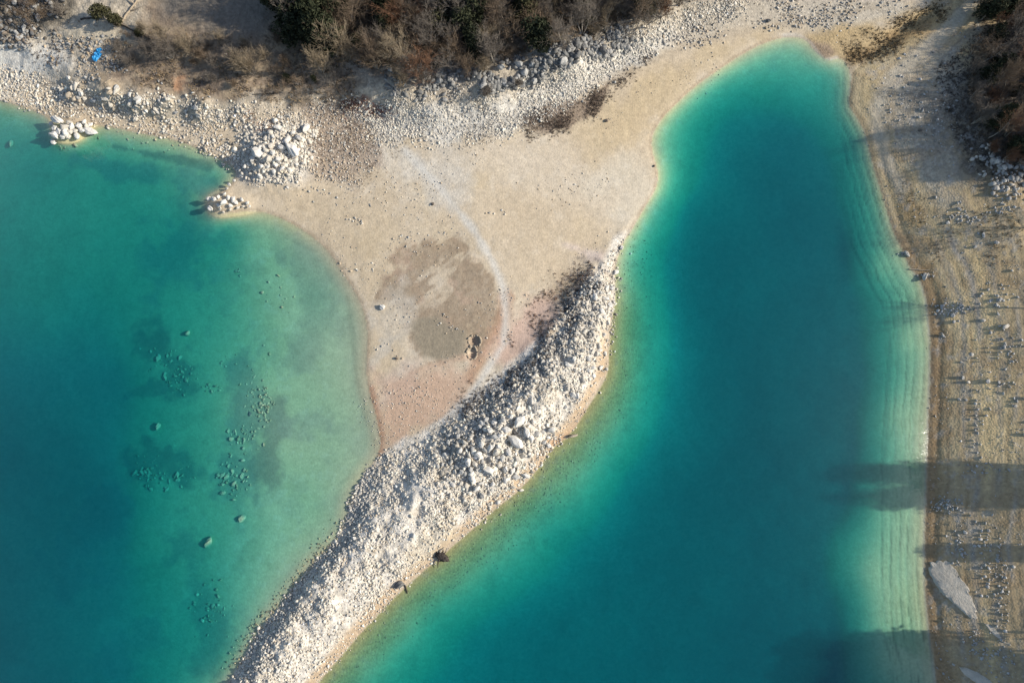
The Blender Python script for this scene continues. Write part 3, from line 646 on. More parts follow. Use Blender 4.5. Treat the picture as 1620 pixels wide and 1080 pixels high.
a, b = pick_in([(600, 110), (700, 105), (790, 100), (860, 75), (940, 55), (1000, 40), (1010, 70), (930, 100), (860, 125), (800, 145), (700, 165), (620, 150)], 1500, nz(20, -.1, .4, 83)); s.add(a, b, sizes(len(a), .14, .42), [G2, G3, G3, (.15, .148, .14)], 1)
a, b = pick_in([(-60, -60), (120, -60), (120, 30), (90, 60), (40, 75), (-60, 80)], 1300, nz(24, -.4, .3, 84)); s.add(a, b, sizes(len(a), .12, .4), [G3, (.13, .115, .095), (.16, .13, .1), G2], 0)  # corner stones tinted darker to stand for the shade there
a, b = pick_in([(60, 60), (200, 60), (260, 130), (120, 135), (70, 100)], 600, nz(20, 0, .5, 85)); s.add(a, b, sizes(len(a), .08, .26), [G2, G3, T2], 0)
a, b = pick_in([(1000, 60), (1100, 30), (1300, -30), (1430, -40), (1440, 20), (1330, 45), (1200, 45), (1100, 75)], 1200, nz(40, -.2, .6, 86)); s.add(a, b, sizes(len(a), .06, .22), [W3, G1, T1, G2], 0)
o = s.build('bank_scree'); tag(o, 'pale scree and rubble along the upper bank', 'scree', None, 'stuff')

# ---- stones of the right bank
s = Stones()
RBP = [(1350, 110), (1420, 60), (1500, 0), (1560, -40), (1640, -40), (1700, 200), (1700, 1100), (1486, 1100), (1466, 900), (1470, 640), (1460, 460), (1400, 330), (1372, 230)]
def rows(aa, bb):
    d_ = seg_dist(aa, bb, RIGHT_FOOT) / 12.0
    return smooth(-.1, .75, np.sin(d_ * 2.1 + fbm(aa, bb, 70, 3, seed=91) * 2.5) * .5 + fbm(aa, bb, 34, 3, seed=92) * .9)
a, b = pick_in(RBP, 5000, rows); s.add(a, b, sizes(len(a), .04, .13), [G1, T1, G1, T1, T2, W3], 0, .72, .5)
a, b = pick_in(RBP, 300, rows); s.add(a, b, sizes(len(a), .1, .26), [G1, G1, G2], 0, .6, .55)
for cx, cy_, n_, sx, sy in ((1508, 488, 130, 16, 6), (1497, 797, 90, 14, 7), (1520, 345, 60, 18, 6), (1590, 330, 60, 14, 7), (1575, 470, 50, 14, 12), (1430, 402, 14, 8, 3), (1465, 436, 20, 8, 3), (1585, 540, 60, 16, 12), (1560, 880, 80, 8, 34), (1585, 920, 90, 7, 40), (1520, 860, 60, 10, 22), (1548, 640, 50, 8, 50), (1590, 600, 60, 14, 30), (1430, 150, 90, 22, 34), (1480, 200, 90, 20, 40), (1555, 740, 40, 20, 10), (1575, 1040, 60, 14, 16), (1545, 1020, 40, 10, 16)):
    a = cx + rng.normal(0, sx, n_); b = cy_ + rng.normal(0, sy, n_); s.add(a, b, sizes(n_, .07, .24), [G1, G1, (.42, .41, .39)], 0)
a, b = pick_in([(1540, 230), (1640, 260), (1640, 320), (1570, 310)], 160); s.add(a, b, sizes(len(a), .2, .5), [G1, W3, G2], 0)
o = s.build('bank_stones'); tag(o, 'grey stones in rows across the right bank', 'stones', None, 'stuff')

# ---- stones lying under water
s = Stones()
SK = [(.40, .35, .23), (.45, .40, .27), (.34, .30, .19)]
for cx, cy_, n_, sx, sy in ((402, 620, 70, 14, 26), (420, 650, 60, 8, 14), (368, 760, 90, 12, 16), (385, 690, 50, 10, 14), (285, 600, 60, 14, 12), (250, 570, 40, 12, 12), (235, 745, 70, 12, 12), (280, 755, 40, 14, 8), (374, 428, 20, 4, 4), (360, 570, 20, 8, 8), (335, 615, 24, 8, 6), (440, 460, 24, 14, 18), (240, 230, 40, 60, 8), (325, 965, 40, 14, 20), (345, 960, 30, 12, 14), (120, 236, 20, 26, 4)):
    a = cx + rng.normal(0, sx, n_); b = cy_ + rng.normal(0, sy, n_); s.add(a, b, sizes(n_, .06, .3), SK, 0, .45, .6)
a, b = pick_in([(515, 890), (545, 850), (530, 830), (470, 900), (400, 980), (350, 1060), (380, 1060), (440, 970)], 500); s.add(a, b, sizes(len(a), .05, .16), SK + [(.2, .17, .12)], 0)
off = np.array([(960, 620), (1000, 560), (985, 480), (990, 420), (1010, 370), (1030, 380), (1010, 470), (1020, 560), (990, 650), (900, 770), (800, 860), (700, 950), (600, 1030), (540, 1090), (500, 1090), (600, 985), (700, 890), (820, 785), (920, 690)])
a, b = pick_in(off, 1500, nz(40, -.6, .6, 95), 12); s.add(a, b, sizes(len(a), .03, .12, 3), [(.2, .17, .11), (.26, .22, .14), (.42, .36, .24)], 0, .4, .6)
o = s.build('lake_bed_stones'); tag(o, 'small drowned stones on the lake bed beside the shores', 'stones', None, 'stuff')

# ------------------------------------------------------------------ single boulders
def boulder(px, py, d, label, group=None, mat='white', asp=1.0, ang=0.0, lift=.0, hgt=.8, name='boulder', cat='boulder'):
    x, y, z = (float(v) for v in place(px, py))
    r = d / 12.0 / 2 * .85
    if name == 'drowned_boulder': z = min(z, -.22 - r * hgt * 1.3 - max(lift, 0))
    o = obj(name, boulder_mesh(mat, int(rng.integers(0, 9))), None, (x, y, z + r * hgt * .45 + lift), (rng.normal(0, .2), rng.normal(0, .2), ang + rng.normal(0, .3)), (r * asp ** .5, r / asp ** .5, r * hgt))
    return tag(o, label, cat, group)
# islet by the left shore
IA = [(97, 196, 17, 1.7, -.5, .7, 'long white boulder at the upper left of the outer islet'), (85, 199, 9, 1.2, 0, .3, 'small white boulder on the outer islet, below its long upper-left boulder'),
      (92, 218, 14, 1.2, -.6, .6, 'rounded white boulder at the lower left of the outer islet'), (87, 227, 12, 1.6, -.5, .1, 'lowest white boulder of the outer islet, half in the water'),
      (126, 219, 13, 1.0, 0, .3, 'round white boulder on the lower edge of the outer islet'), (145, 212, 19, 1.6, .3, .3, 'oval white boulder at the right end of the outer islet'), (134, 209, 11, 1.4, -.5, .4, 'white boulder beside the oval one on the outer islet')]
for x_, y_, d_, as_, an, lf, lb in IA: boulder(x_, y_, d_ * 1.18, lb, 'boulders of the outer islet', 'white', as_, an, lf, .9)
for x_, y_, d_ in ((107, 205, 15), (92, 206, 10), (118, 203, 12), (128, 203, 10), (107, 213, 12), (99, 211, 10), (104, 220, 10), (112, 220, 9), (116, 212, 11), (114, 197, 9), (140, 203, 9), (147, 201, 8), (137, 196, 8), (123, 211, 9)):
    boulder(x_, y_, d_ * 1.25, 'white boulder packed on the outer islet', 'boulders of the outer islet', 'cream' if d_ % 2 else 'white', 1.2, rng.uniform(0, 3), .4, .95)
# rock point
IB = [(335, 331, 12, 'rounded white boulder at the lower left tip of the rock point'), (333, 317, 10, 'white boulder at the left tip of the rock point'), (341, 317, 12, 'broad white boulder near the left tip of the rock point'), (356, 323, 14, 'largest white boulder in the middle of the rock point'), (365, 294, 8, 'white boulder on the stone trail above the rock point'), (373, 288, 7, 'topmost white boulder on the stone trail above the rock point'), (397, 328, 6, 'rightmost small boulder of the rock point')]
for x_, y_, d_, lb in IB: boulder(x_, y_, d_, lb, 'boulders of the rock point', 'white', 1.15, rng.uniform(0, 3), .35, 1.0)
for x_, y_, d_ in ((348, 326, 9), (362, 314, 10), (370, 318, 11), (357, 308, 8), (366, 327, 9), (375, 322, 10), (384, 317, 9), (347, 313, 8), (393, 322, 8), (386, 328, 6), (378, 330, 7), (366, 333, 7), (355, 337, 6), (360, 300, 7), (350, 331, 7)):
    boulder(x_, y_, d_, 'small white boulder heaped on the rock point', 'boulders of the rock point', 'white' if d_ > 7 else 'cream', 1.15, rng.uniform(0, 3), .2, .9)
# mound
IM = [(464, 240, 30, 1.5, -.5, 'largest pale slab on the boulder mound above the rock point'), (409, 246, 23, 1.3, -.9, 'big pale boulder on the left face of the boulder mound'), (486, 206, 17, 1.4, .8, 'pale boulder at the upper right edge of the boulder mound'), (441, 204, 13, 1.3, -.5, 'pale boulder at the top of the mound, below the rusty earth patch'),
      (389, 266, 9, 1.0, 0, 'small pale boulder at the left foot of the boulder mound'), (435, 274, 11, 1.2, 0, 'pale boulder at the lower foot of the boulder mound'), (414, 266, 11, 1.0, 0, 'round pale boulder low on the boulder mound')]
for x_, y_, d_, as_, an, lb in IM: boulder(x_, y_, d_, lb, 'boulders of the mound', 'white', as_, an, .3, .9)
for x_, y_, d_ in ((402, 253, 13), (426, 253, 14), (442, 254, 13), (448, 235, 15), (422, 222, 12), (404, 229, 10), (437, 263, 11), (447, 268, 9), (430, 233, 12), (456, 224, 15), (413, 235, 11), (475, 220, 15), (398, 276, 8), (425, 266, 9), (470, 262, 9), (412, 279, 9), (433, 244, 11), (421, 240, 10), (453, 254, 10), (465, 212, 11), (433, 218, 9)):
    boulder(x_, y_, d_, 'pale boulder jumbled on the boulder mound', 'boulders of the mound', 'white' if d_ % 2 else 'cream', 1.25, rng.uniform(0, 3), .2, .9)
# crest of the spit
IC = [(822, 668, 26, 1.3, .9, 'tall pale boulder at the top of the spit crest'), (832, 683, 19, 1.4, -.6, 'pale boulder just below the tall one on the spit crest'), (840, 692, 15, 1.3, -.8, 'pale boulder on the lower right side of the spit crest'), (814, 698, 30, 1.5, -.6, 'widest pale slab on the spit crest'), (800, 680, 18, 1.2, .5, 'pale boulder left of the widest slab on the spit crest'),
      (774, 745, 22, 1.5, -.9, 'long pale boulder at the lower end of the spit crest'), (741, 731, 17, 1.4, -1.0, 'white boulder at the lower left of the spit crest'), (756, 719, 17, 1.1, 0, 'white block in the middle of the spit crest jumble'), (762, 703, 16, 1.2, 1.2, 'upright grey-white block in the spit crest jumble'),
      (831, 752, 16, 1.8, -.2, 'flat white boulder by the water below the spit crest'), (867, 705, 12, 1.0, 0, 'white boulder at the water edge right of the spit crest'), (872, 680, 15, 1.4, .3, 'pale boulder near the orange earth on the right flank of the spit'), (905, 690, 15, 2.8, .35, 'long low ochre stone lying at the water on the right flank'), (704, 718, 11, 1.0, 0, 'white boulder at the left foot of the spit crest'), (747, 757, 17, 1.2, .5, 'cream boulder at the bottom of the spit crest jumble')]
for x_, y_, d_, as_, an, lb in IC: boulder(x_, y_, d_ * .82, lb, 'boulders of the spit crest', 'tan' if 'ochre' in lb else 'white', as_, an, .15, .95)
for x_, y_, d_ in ((782, 691, 11), (791, 690, 9), (764, 670, 13), (769, 665, 11), (760, 675, 11), (782, 668, 11), (768, 712, 11), (752, 734, 11), (763, 730, 11), (785, 716, 15), (775, 709, 13), (805, 715, 15), (789, 707, 11), (766, 738, 11), (815, 755, 13), (811, 745, 11), (731, 746, 9), (729, 765, 9), (755, 772, 13), (700, 735, 8), (861, 700, 9), (714, 731, 9), (710, 700, 9), (725, 690, 9), (735, 700, 10), (745, 689, 10), (728, 712, 10), (790, 736, 11), (800, 741, 10), (780, 765, 10), (765, 783, 11), (745, 742, 10), (748, 710, 10), (720, 745, 9), (795, 725, 12), (820, 725, 12), (830, 712, 11), (808, 660, 10), (795, 665, 10), (742, 720, 9), (788, 752, 10), (800, 760, 10), (812, 770, 10), (776, 680, 11)):
    boulder(x_, y_, d_, 'pale boulder jumbled on the spit crest', 'boulders of the spit crest', ('white', 'white', 'cream', 'grey')[int(rng.integers(0, 4))] , 1.25, rng.uniform(0, 3), .12, .95)
for x_, y_, d_, lb in ((941, 470, 12, 'pale boulder high on the narrow end of the spit'), (952, 492, 12, 'pale boulder below the narrow end of the spit'), (968, 455, 10, 'white boulder at the water on the narrow end of the spit'), (984, 392, 9, 'white boulder at the far tip of the rubble ridge'), (950, 582, 9, 'left of the two grey-white stones at the right water edge'), (960, 584, 8, 'right of the two grey-white stones at the right water edge'), (962, 510, 9, 'white boulder on the straight right shore of the spit')):
    boulder(x_, y_, d_, lb, 'boulders of the narrow spit end', 'white', 1.2, rng.uniform(0, 3), .05, .8)
a, b = pick_in([(975, 420), (970, 520), (955, 580), (920, 630), (880, 660), (870, 620), (910, 560), (930, 490)], 26)
for x_, y_ in zip(a, b): boulder(x_, y_, rng.uniform(8, 12), 'pale boulder on the right flank of the spit', 'boulders of the right flank', ('white', 'cream')[int(rng.integers(0, 2))], 1.25, rng.uniform(0, 3), 0, .8)
a, b = pick_in([(700, 780), (660, 850), (600, 930), (500, 1040), (440, 1078), (400, 1050), (480, 950), (550, 860), (600, 780)], 24)
for x_, y_ in zip(a, b): boulder(x_, y_, rng.uniform(5, 8), 'pale stone block on the low part of the spit', 'blocks of the low spit', ('white', 'cream', 'grey')[int(rng.integers(0, 3))], 1.25, rng.uniform(0, 3), 0, .8)
# lone stones
for x_, y_, d_, mat, lb in ((606, 486, 11, 'white', 'lone white boulder on the sand beside the left shore'), (628, 567, 6, 'brown', 'small dark stone on the sand left of the fire rings'), (685, 323, 6, 'brown', 'small dark stone on the upper sand beside the path'), (1035, 263, 5, 'brown', 'small dark stone in the shallows at the beach corner'),
        (1215, 34, 10, 'dark', 'dark lone boulder above the head of the inlet'), (1258, 42, 6, 'white', 'small white stone above the head of the inlet'), (713, 127, 15, 'cream', 'pale round boulder among the dark ledges under the wood'), (618, 112, 10, 'grey', 'grey boulder in the shade below the dark trees'), (110, 124, 9, 'white', 'round white boulder in the shaded hollow of the upper left bank'), (206, 151, 9, 'white', 'round white boulder right of the shaded hollow'), (960, 192, 7, 'brown', 'dark stone on the sand below the brown weed patch')):
    boulder(x_, y_, d_, lb, None, mat, 1.1, rng.uniform(0, 3), .05, .9)
# ledges of the upper left bank
a, b = pick_in([(90, 138), (150, 128), (200, 146), (250, 155), (320, 160), (345, 180), (300, 186), (220, 180), (150, 165), (95, 158)], 44)
for x_, y_ in zip(a, b): boulder(x_, y_, rng.uniform(6, 14), 'pale boulder in the upper left ledge', 'boulders of the upper left ledge', ('cream', 'cream', 'white', 'grey', 'tan')[int(rng.integers(0, 5))], 1.3, rng.uniform(0, 3), 0, .9)
a, b = pick_in([(620, 118), (700, 112), (800, 105), (860, 82), (930, 66), (960, 84), (880, 112), (800, 140), (700, 150), (620, 140)], 40)
for x_, y_ in zip(a, b): boulder(x_, y_, rng.uniform(9, 18), 'dark grey boulder in the ledge under the wood', 'boulders of the dark ledge', ('dark', 'dark', 'grey', 'dark')[int(rng.integers(0, 4))], 1.3, rng.uniform(0, 3), .1, 1.1)
a, b = pick_in([(0, 0), (100, 0), (90, 40), (50, 58), (0, 60)], 16)
for x_, y_ in zip(a, b): boulder(x_, y_, rng.uniform(8, 15), 'dark boulder in the upper left corner', 'boulders of the upper left corner', ('dark', 'brown', 'grey')[int(rng.integers(0, 3))], 1.3, rng.uniform(0, 3), .1, .9)  # dark tones here include the corner's shade, put into the rock colour
a, b = pick_in([(1480, 300), (1620, 310), (1625, 700), (1500, 700), (1480, 480)], 30, rows)
for x_, y_ in zip(a, b): boulder(x_, y_, rng.uniform(5, 9), 'grey-white boulder on the terraced right bank', 'boulders of the right bank', ('grey', 'cream', 'grey')[int(rng.integers(0, 3))], 1.3, rng.uniform(0, 3), 0, .8)
for x_, y_, d_, lb in ((1590, 517, 13, 'large cream boulder on the yellow earth of the right bank'), (1434, 402, 11, 'grey stone at the water on the upper right shore'), (1463, 437, 14, 'long pale stone at the corner of the right shore'), (1455, 207, 7, 'dark stone on the grey scree of the right bank')):
    boulder(x_, y_, d_, lb, None, 'brown' if 'dark' in lb else 'cream', 1.8, .2, 0, .7)
# boulders under water
for x_, y_, d_, as_, lb in ((383, 820, 17, 1.9, 'long drowned boulder at the lower end of the drowned rock chain'), (331, 858, 17, 1.7, 'oblong drowned boulder, lowest of the drowned rock chain'), (298, 527, 10, 1.1, 'lone drowned boulder above the dark drowned reef'), (252, 675, 13, 1.2, 'lone drowned boulder between the two left reefs'), (415, 463, 8, 1.2, 'small drowned boulder off the sandy bay'), (20, 229, 12, 1.8, 'drowned boulder left of the outer islet'), (394, 655, 11, 1.0, 'dark upright rock nearly breaking the surface in the drowned chain')):
    boulder(x_, y_, d_, lb, 'drowned boulders', 'dark' if 'dark upright' in lb else 'sunk', as_, 1.2, .1, .9, 'drowned_boulder')
for pts, n_, lb, grp in (([(390, 590), (425, 585), (440, 650), (420, 675), (385, 660)], 18, 'drowned boulder in the upper drowned chain', 'upper drowned chain'), ([(345, 735), (395, 728), (398, 775), (360, 782)], 16, 'drowned boulder in the lower drowned chain', 'lower drowned chain'),
        ([(212, 730), (240, 722), (300, 755), (270, 770), (215, 765)], 14, 'drowned boulder on the lower left reef', 'left bay reef'), ([(240, 535), (290, 560), (300, 605), (260, 610), (235, 560)], 12, 'drowned boulder on the upper left reef', 'upper bay reef'), ([(370, 670), (395, 670), (395, 715), (365, 715)], 8, 'drowned boulder in the middle drowned chain', 'middle drowned chain')):
    a, b = pick_in(pts, n_)
    for x_, y_ in zip(a, b): boulder(x_, y_, rng.uniform(5, 12), lb, grp, 'sunk', 1.3, rng.uniform(0, 3), -.12, .75, 'drowned_boulder')

# ------------------------------------------------------------------ trees, shrubs, weeds
def tube(segs, sides=3):
    """segs: rows p0(3) p1(3) r0 r1 -> prisms"""
    S = np.array(segs, float); p0, p1, r0, r1 = S[:, :3], S[:, 3:6], S[:, 6], S[:, 7]
    d = p1 - p0; d /= np.linalg.norm(d, axis=1, keepdims=True) + 1e-9
    ref = np.where(np.abs(d[:, 2:3]) > .9, np.array([[1., 0, 0]]), np.array([[0, 0, 1.]]))
    u = np.cross(d, ref); u /= np.linalg.norm(u, axis=1, keepdims=True) + 1e-9; v = np.cross(d, u)
    V = []
    for k in range(sides):
        a_ = 2 * np.pi * k / sides; w = u * math.cos(a_) + v * math.sin(a_)
        V.append(p0 + w * r0[:, None]); V.append(p1 + w * r1[:, None])
    V = np.stack(V, 1); n = len(S); F_ = []
    for k in range(sides):
        q = (k + 1) % sides
        F_.append([2 * k, 2 * q, 2 * q + 1, 2 * k + 1])
    F_ = np.array(F_)[None] + (np.arange(n) * 2 * sides)[:, None, None]
    return V.reshape(-1, 3), F_.reshape(-1, 4)
def bare_tree(seed, h, spread, stems, depth=4, kids=4, up=.5):
    r = random.Random(seed); tr_, tw_ = [], []
    def grow(p, d, ln, rad, lev):
        n = 3 if lev < 2 else 2; q = p
        for i in range(n):
            d = (d + Vector((r.gauss(0, .13), r.gauss(0, .13), r.gauss(0, .08) + .05 * up))).normalized()
            e = q + d * (ln / n); ra, rb_ = rad * (1 - .55 * i / n), rad * (1 - .55 * (i + 1) / n)
            (tr_ if lev == 0 else tw_).append((*q, *e, ra, rb_))
            if lev < depth:
                for k in range(kids if i else 1):
                    if i == 0 and lev == 0: continue
                    ax = Vector((r.gauss(0, 1), r.gauss(0, 1), r.gauss(.3, .5)))
                    nd = (d * (1.0 - spread * .35) + ax.normalized() * spread).normalized()
                    grow(q + (e - q) * r.random(), nd, ln * r.uniform(.38, .68), max(rb_ * .6, .012), lev + 1)
            q = e
    for s_ in range(stems):
        a_ = r.uniform(0, 6.28); ti = r.uniform(.05, .5) if stems > 1 else .06
        grow(Vector((math.cos(a_) * .1, math.sin(a_) * .1, -.15)), Vector((math.cos(a_) * ti, math.sin(a_) * ti, 1)).normalized(), h * r.uniform(.6, .8), h * .017 + .01, 0)
    return tr_, tw_
def leaf_tree(seed, h, rx, lobes, n, leaf=.16, base=.15, cone=False):
    r = np.random.default_rng(seed); pts = []
    for k in range(lobes):
        f = (k + .5) / lobes if cone else r.uniform(.15, 1)
        zc = h * (base + (1 - base) * f * .92); rr = rx * ((1.05 - f) if cone else r.uniform(.35, .62)) + .12
        a_ = r.uniform(0, 6.28); off_ = rx * (r.uniform(0, .25) if cone else r.uniform(.1, .75) * (1.1 - .6 * f))
        m_ = max(int(n / lobes * (1.5 - f if cone else 1)), 8)
        g_ = r.normal(size=(m_, 3)); g_ /= np.linalg.norm(g_, axis=1, keepdims=True); g_ *= r.uniform(.35, 1.12, (m_, 1)) ** .6
        g_ *= np.array([rr, rr, rr * (.45 if cone else .75)])
        pts.append(g_ + np.array([math.cos(a_) * off_, math.sin(a_) * off_, zc]))
    P = np.vstack(pts); m_ = len(P)
    u = r.normal(size=(m_, 3)); u /= np.linalg.norm(u, axis=1, keepdims=True); w = r.normal(size=(m_, 3)); v = np.cross(u, w); v /= np.linalg.norm(v, axis=1, keepdims=True)
    s_ = leaf * r.uniform(.6, 1.4, (m_, 1)); u *= s_; v *= s_ * .55
    V = np.stack([P - u - v * .3, P + v, P + u + v * .2, P - v], 1).reshape(-1, 3)
    return V, np.arange(m_ * 4).reshape(-1, 4)
BARE = []
for k, (h_, sp, stm, dep, kd) in enumerate([(5.2, .75, 3, 3, 4), (4.6, .7, 4, 3, 4), (5.8, .6, 2, 3, 5), (3.2, .8, 6, 2, 6), (2.4, .9, 8, 2, 6), (4.0, .5, 6, 2, 6), (6.4, .7, 1, 4, 3), (3.6, .65, 5, 3, 3)]):
    t_, w = bare_tree(40 + k, h_, sp, stm, dep, kd)
    BARE.append((mesh_np('bare_trunk', *tube(t_, 5), M_BARK), tube(w, 3), h_))
BARE_CROWN = {}
def bare_crown(k, mi):
    if (k, mi) not in BARE_CROWN: BARE_CROWN[(k, mi)] = mesh_np('bare_crown', *BARE[k][1], M_TWIGS[mi])
    return BARE_CROWN[(k, mi)]
LEAFY = []
for k, (h_, rx, lb_, n_, lf, cone) in enumerate([(5.0, 2.0, 16, 3400, .17, False), (4.0, 1.8, 13, 2800, .16, False), (6.0, 1.7, 18, 3600, .16, True), (3.0, 1.5, 10, 2200, .14, False), (1.6, 1.0, 7, 1200, .11, False), (7.5, 2.4, 22, 5200, .19, True)]):
    tv = tube([(0, 0, -.2, .05, .04, h_ * .45, .13, .08), (.05, .04, h_ * .45, 0, .1, h_ * .92, .08, .02), (.02, .02, h_ * .3, rx * .5, .1, h_ * .55, .05, .02), (.03, .02, h_ * .35, -rx * .45, .3, h_ * .6, .05, .02), (.03, .02, h_ * .4, .1, -rx * .5, h_ * .65, .05, .02)], 5)
    LEAFY.append((mesh_np('leafy_trunk', *tv, M_BARK), leaf_tree(70 + k, h_, rx, lb_, n_, lf, .12, cone), h_))
LEAF_CROWN = {}
def leaf_crown(k, mi):
    if (k, mi) not in LEAF_CROWN: LEAF_CROWN[(k, mi)] = mesh_np('leafy_crown', *LEAFY[k][1], M_LEAF[mi])
    return LEAF_CROWN[(k, mi)]
def tree(px, py, kind, k, mi, sc_, name, label, cat, group=None, world_xy=None):
    x, y, z = (float(v) for v in place(px, py))
    e = bpy.data.objects.new(name, None); COL.objects.link(e); e.empty_display_size = .3
    e.location = (x, y, z); e.rotation_euler = (0, 0, rng.uniform(0, 6.28)); s3 = sc_ * rng.uniform(.9, 1.1, 3); e.scale = tuple(s3)
    src = BARE if kind == 'bare' else LEAFY
    obj('trunk', src[k][0], e); obj('crown', bare_crown(k, mi) if kind == 'bare' else leaf_crown(k, mi), e)
    return tag(e, label, cat, group)

# wood at the top
rng = np.random.default_rng(23)
def spaced(poly, gap, n):
    a, b = pick_in(poly, n * 6); keep = []
    for x_, y_ in zip(a, b):
        if all((x_ - p[0]) ** 2 + (y_ - p[1]) ** 2 > gap * gap for p in keep): keep.append((x_, y_))
        if len(keep) >= n: break
    return keep
WOOD = [(440, -150), (438, 10), (480, 60), (540, 104), (640, 112), (720, 108), (800, 104), (860, 82), (930, 66), (1000, 42), (1085, 6), (1180, -60), (1200, -150)]
for x_, y_ in spaced(WOOD, 17, 290):
    tall = 1.4 if x_ < 540 else 1.0
    pe = .5 if x_ < 620 and y_ < 90 else (.17 if x_ < 1000 else .08)
    if y_ < -90: pe = .3
    if rng.random() < pe:
        k = int(rng.choice([0, 1, 2, 3, 4], p=[.3, .25, .15, .2, .1])); mi = int(rng.choice([0, 1, 2], p=[.45, .25, .3]))
        zone_l = 'left end' if x_ < 640 else ('middle' if x_ < 830 else 'right end')
        tree(x_, y_, 'leaf', k, mi, tall * rng.uniform(.75, 1.25), 'evergreen_tree', 'dark evergreen in the %s of the top wood' % zone_l, 'tree', 'evergreens in the %s of the wood' % zone_l)
    else:
        k = int(rng.integers(0, 8)); mi = int(rng.choice([0, 1, 2, 3], p=[.44, .38, .12, .06]))
        zone_l = 'left end' if x_ < 640 else ('middle' if x_ < 830 else 'right end')
        cn = ('grey', 'brown', 'tan', 'rusty')[mi]
        tree(x_, y_, 'bare', k, mi, tall * rng.uniform(.75, 1.15), 'bare_tree', 'leafless %s tree in the %s of the top wood' % (cn, zone_l), 'tree', 'leafless %s trees in the %s of the wood' % (cn, zone_l))
# brush on the upper left bank
for x_, y_, k, mi, sc_, lb in ((272, 92, 3, 0, 1.25, 'widest grey leafless thicket above the upper left ledge'), (238, 90, 4, 0, 1.2, 'low grey leafless bush left of the widest thicket'), (300, 78, 3, 2, 1.15, 'pale brown leafless bush behind the widest thicket'), (262, 66, 3, 2, 1.1, 'pale leafless bush below the bare track'), (322, 96, 4, 1, 1.0, 'small brown leafless bush right of the widest thicket'),
        (402, 118, 5, 2, 1.15, 'tall feathery tan bush left of the fan-shaped tan bush'), (388, 108, 3, 2, 1.05, 'tan leafless bush in the middle of the brush'), (420, 96, 3, 2, .9, 'tan leafless bush behind the feathery bush'), (372, 92, 4, 0, 1.1, 'grey leafless bush below the pale sand streak'), (345, 104, 4, 0, .9, 'small grey leafless bush among stones in the brush'), (510, 116, 5, 2, 1.15, 'fan-shaped tan bush at the left foot of the wood'),
        (455, 100, 4, 1, .8, 'small brown bush between the two tan bushes'), (640, 134, 5, 2, 1.0, 'left of two tan bushes in front of the dark ledge'), (672, 136, 5, 0, 1.1, 'right of two tan bushes in front of the dark ledge'), (340, 128, 4, 0, .8, 'low grey bush on the brown earth above the ledge'), (190, 78, 4, 0, .9, 'low grey bush right of the blue tarp'), (212, 98, 4, 0, .9, 'grey bush on the dark earth left of the thicket'), (440, 64, 4, 1, .8, 'brown bush at the edge of the shaded track'),
        (250, 84, 7, 0, .8, 'leafless sapling in the widest thicket'), (100, 22, 4, 0, 1.0, 'leafless bush on the dark slope of the upper left corner'), (770, 150, 4, 0, .9, 'low grey bush on the lower edge of the dark ledge'), (820, 134, 4, 0, .8, 'low grey bush above the white scree')):
    tree(x_, y_, 'bare', k, mi, sc_ * .85, 'bare_shrub', lb, 'shrub', 'leafless shrubs of the upper bank')
for x_, y_, k, mi, sc_, lb in ((190, 42, 3, 1, .75, 'olive bush beside the fallen trunk'), (168, 30, 4, 1, 1.2, 'olive bush left of the fallen trunk'), (455, 128, 4, 2, .65, 'small dark green cushion on the bank right of the feathery bush'), (497, 128, 4, 2, .5, 'tiny dark green cushion at the foot of the fan-shaped bush'), (222, 56, 4, 1, .6, 'small olive bush under the branch of the fallen trunk'), (30, -6, 3, 0, .9, 'dark green bush in the upper left corner')):
    tree(x_, y_, 'leaf', k, mi, sc_, 'evergreen_shrub', lb, 'shrub', 'green shrubs of the upper bank')
for x_, y_, h_, lb in ((1005, 50, .75, 'slim bare tree at the right end of the dark ledge'), (1022, 44, .7, 'bare tree with dark stem beside the white scree'), (985, 62, .7, 'bare tree standing on the white scree edge'), (1045, 28, .8, 'bare tree at the upper end of the white scree')):
    tree(x_, y_, 'bare', 6, 0, h_, 'bare_tree', lb, 'tree', 'slim bare trees by the scree')
# wood on the right slope
RW = [(1540, -80), (1545, 40), (1530, 110), (1535, 190), (1575, 250), (1640, 270), (1760, 280), (1760, -80)]
for x_, y_ in spaced(RW, 17, 150):
    if rng.random() < .24:
        tree(x_, y_, 'leaf', int(rng.integers(0, 5)), int(rng.choice([0, 2])), rng.uniform(.6, .95), 'evergreen_tree', 'dark evergreen on the shaded upper right slope', 'tree', 'evergreens of the upper right slope')
    else:
        mi = int(rng.choice([0, 1, 3], p=[.5, .35, .15]))
        tree(x_, y_, 'bare', int(rng.integers(0, 8)), mi, rng.uniform(.6, .95), 'bare_tree', 'leafless %s tree on the upper right slope' % ('grey', 'brown', 'tan', 'rusty')[mi], 'tree', 'leafless %s trees of the upper right slope' % ('grey', 'brown', 'tan', 'rusty')[mi])
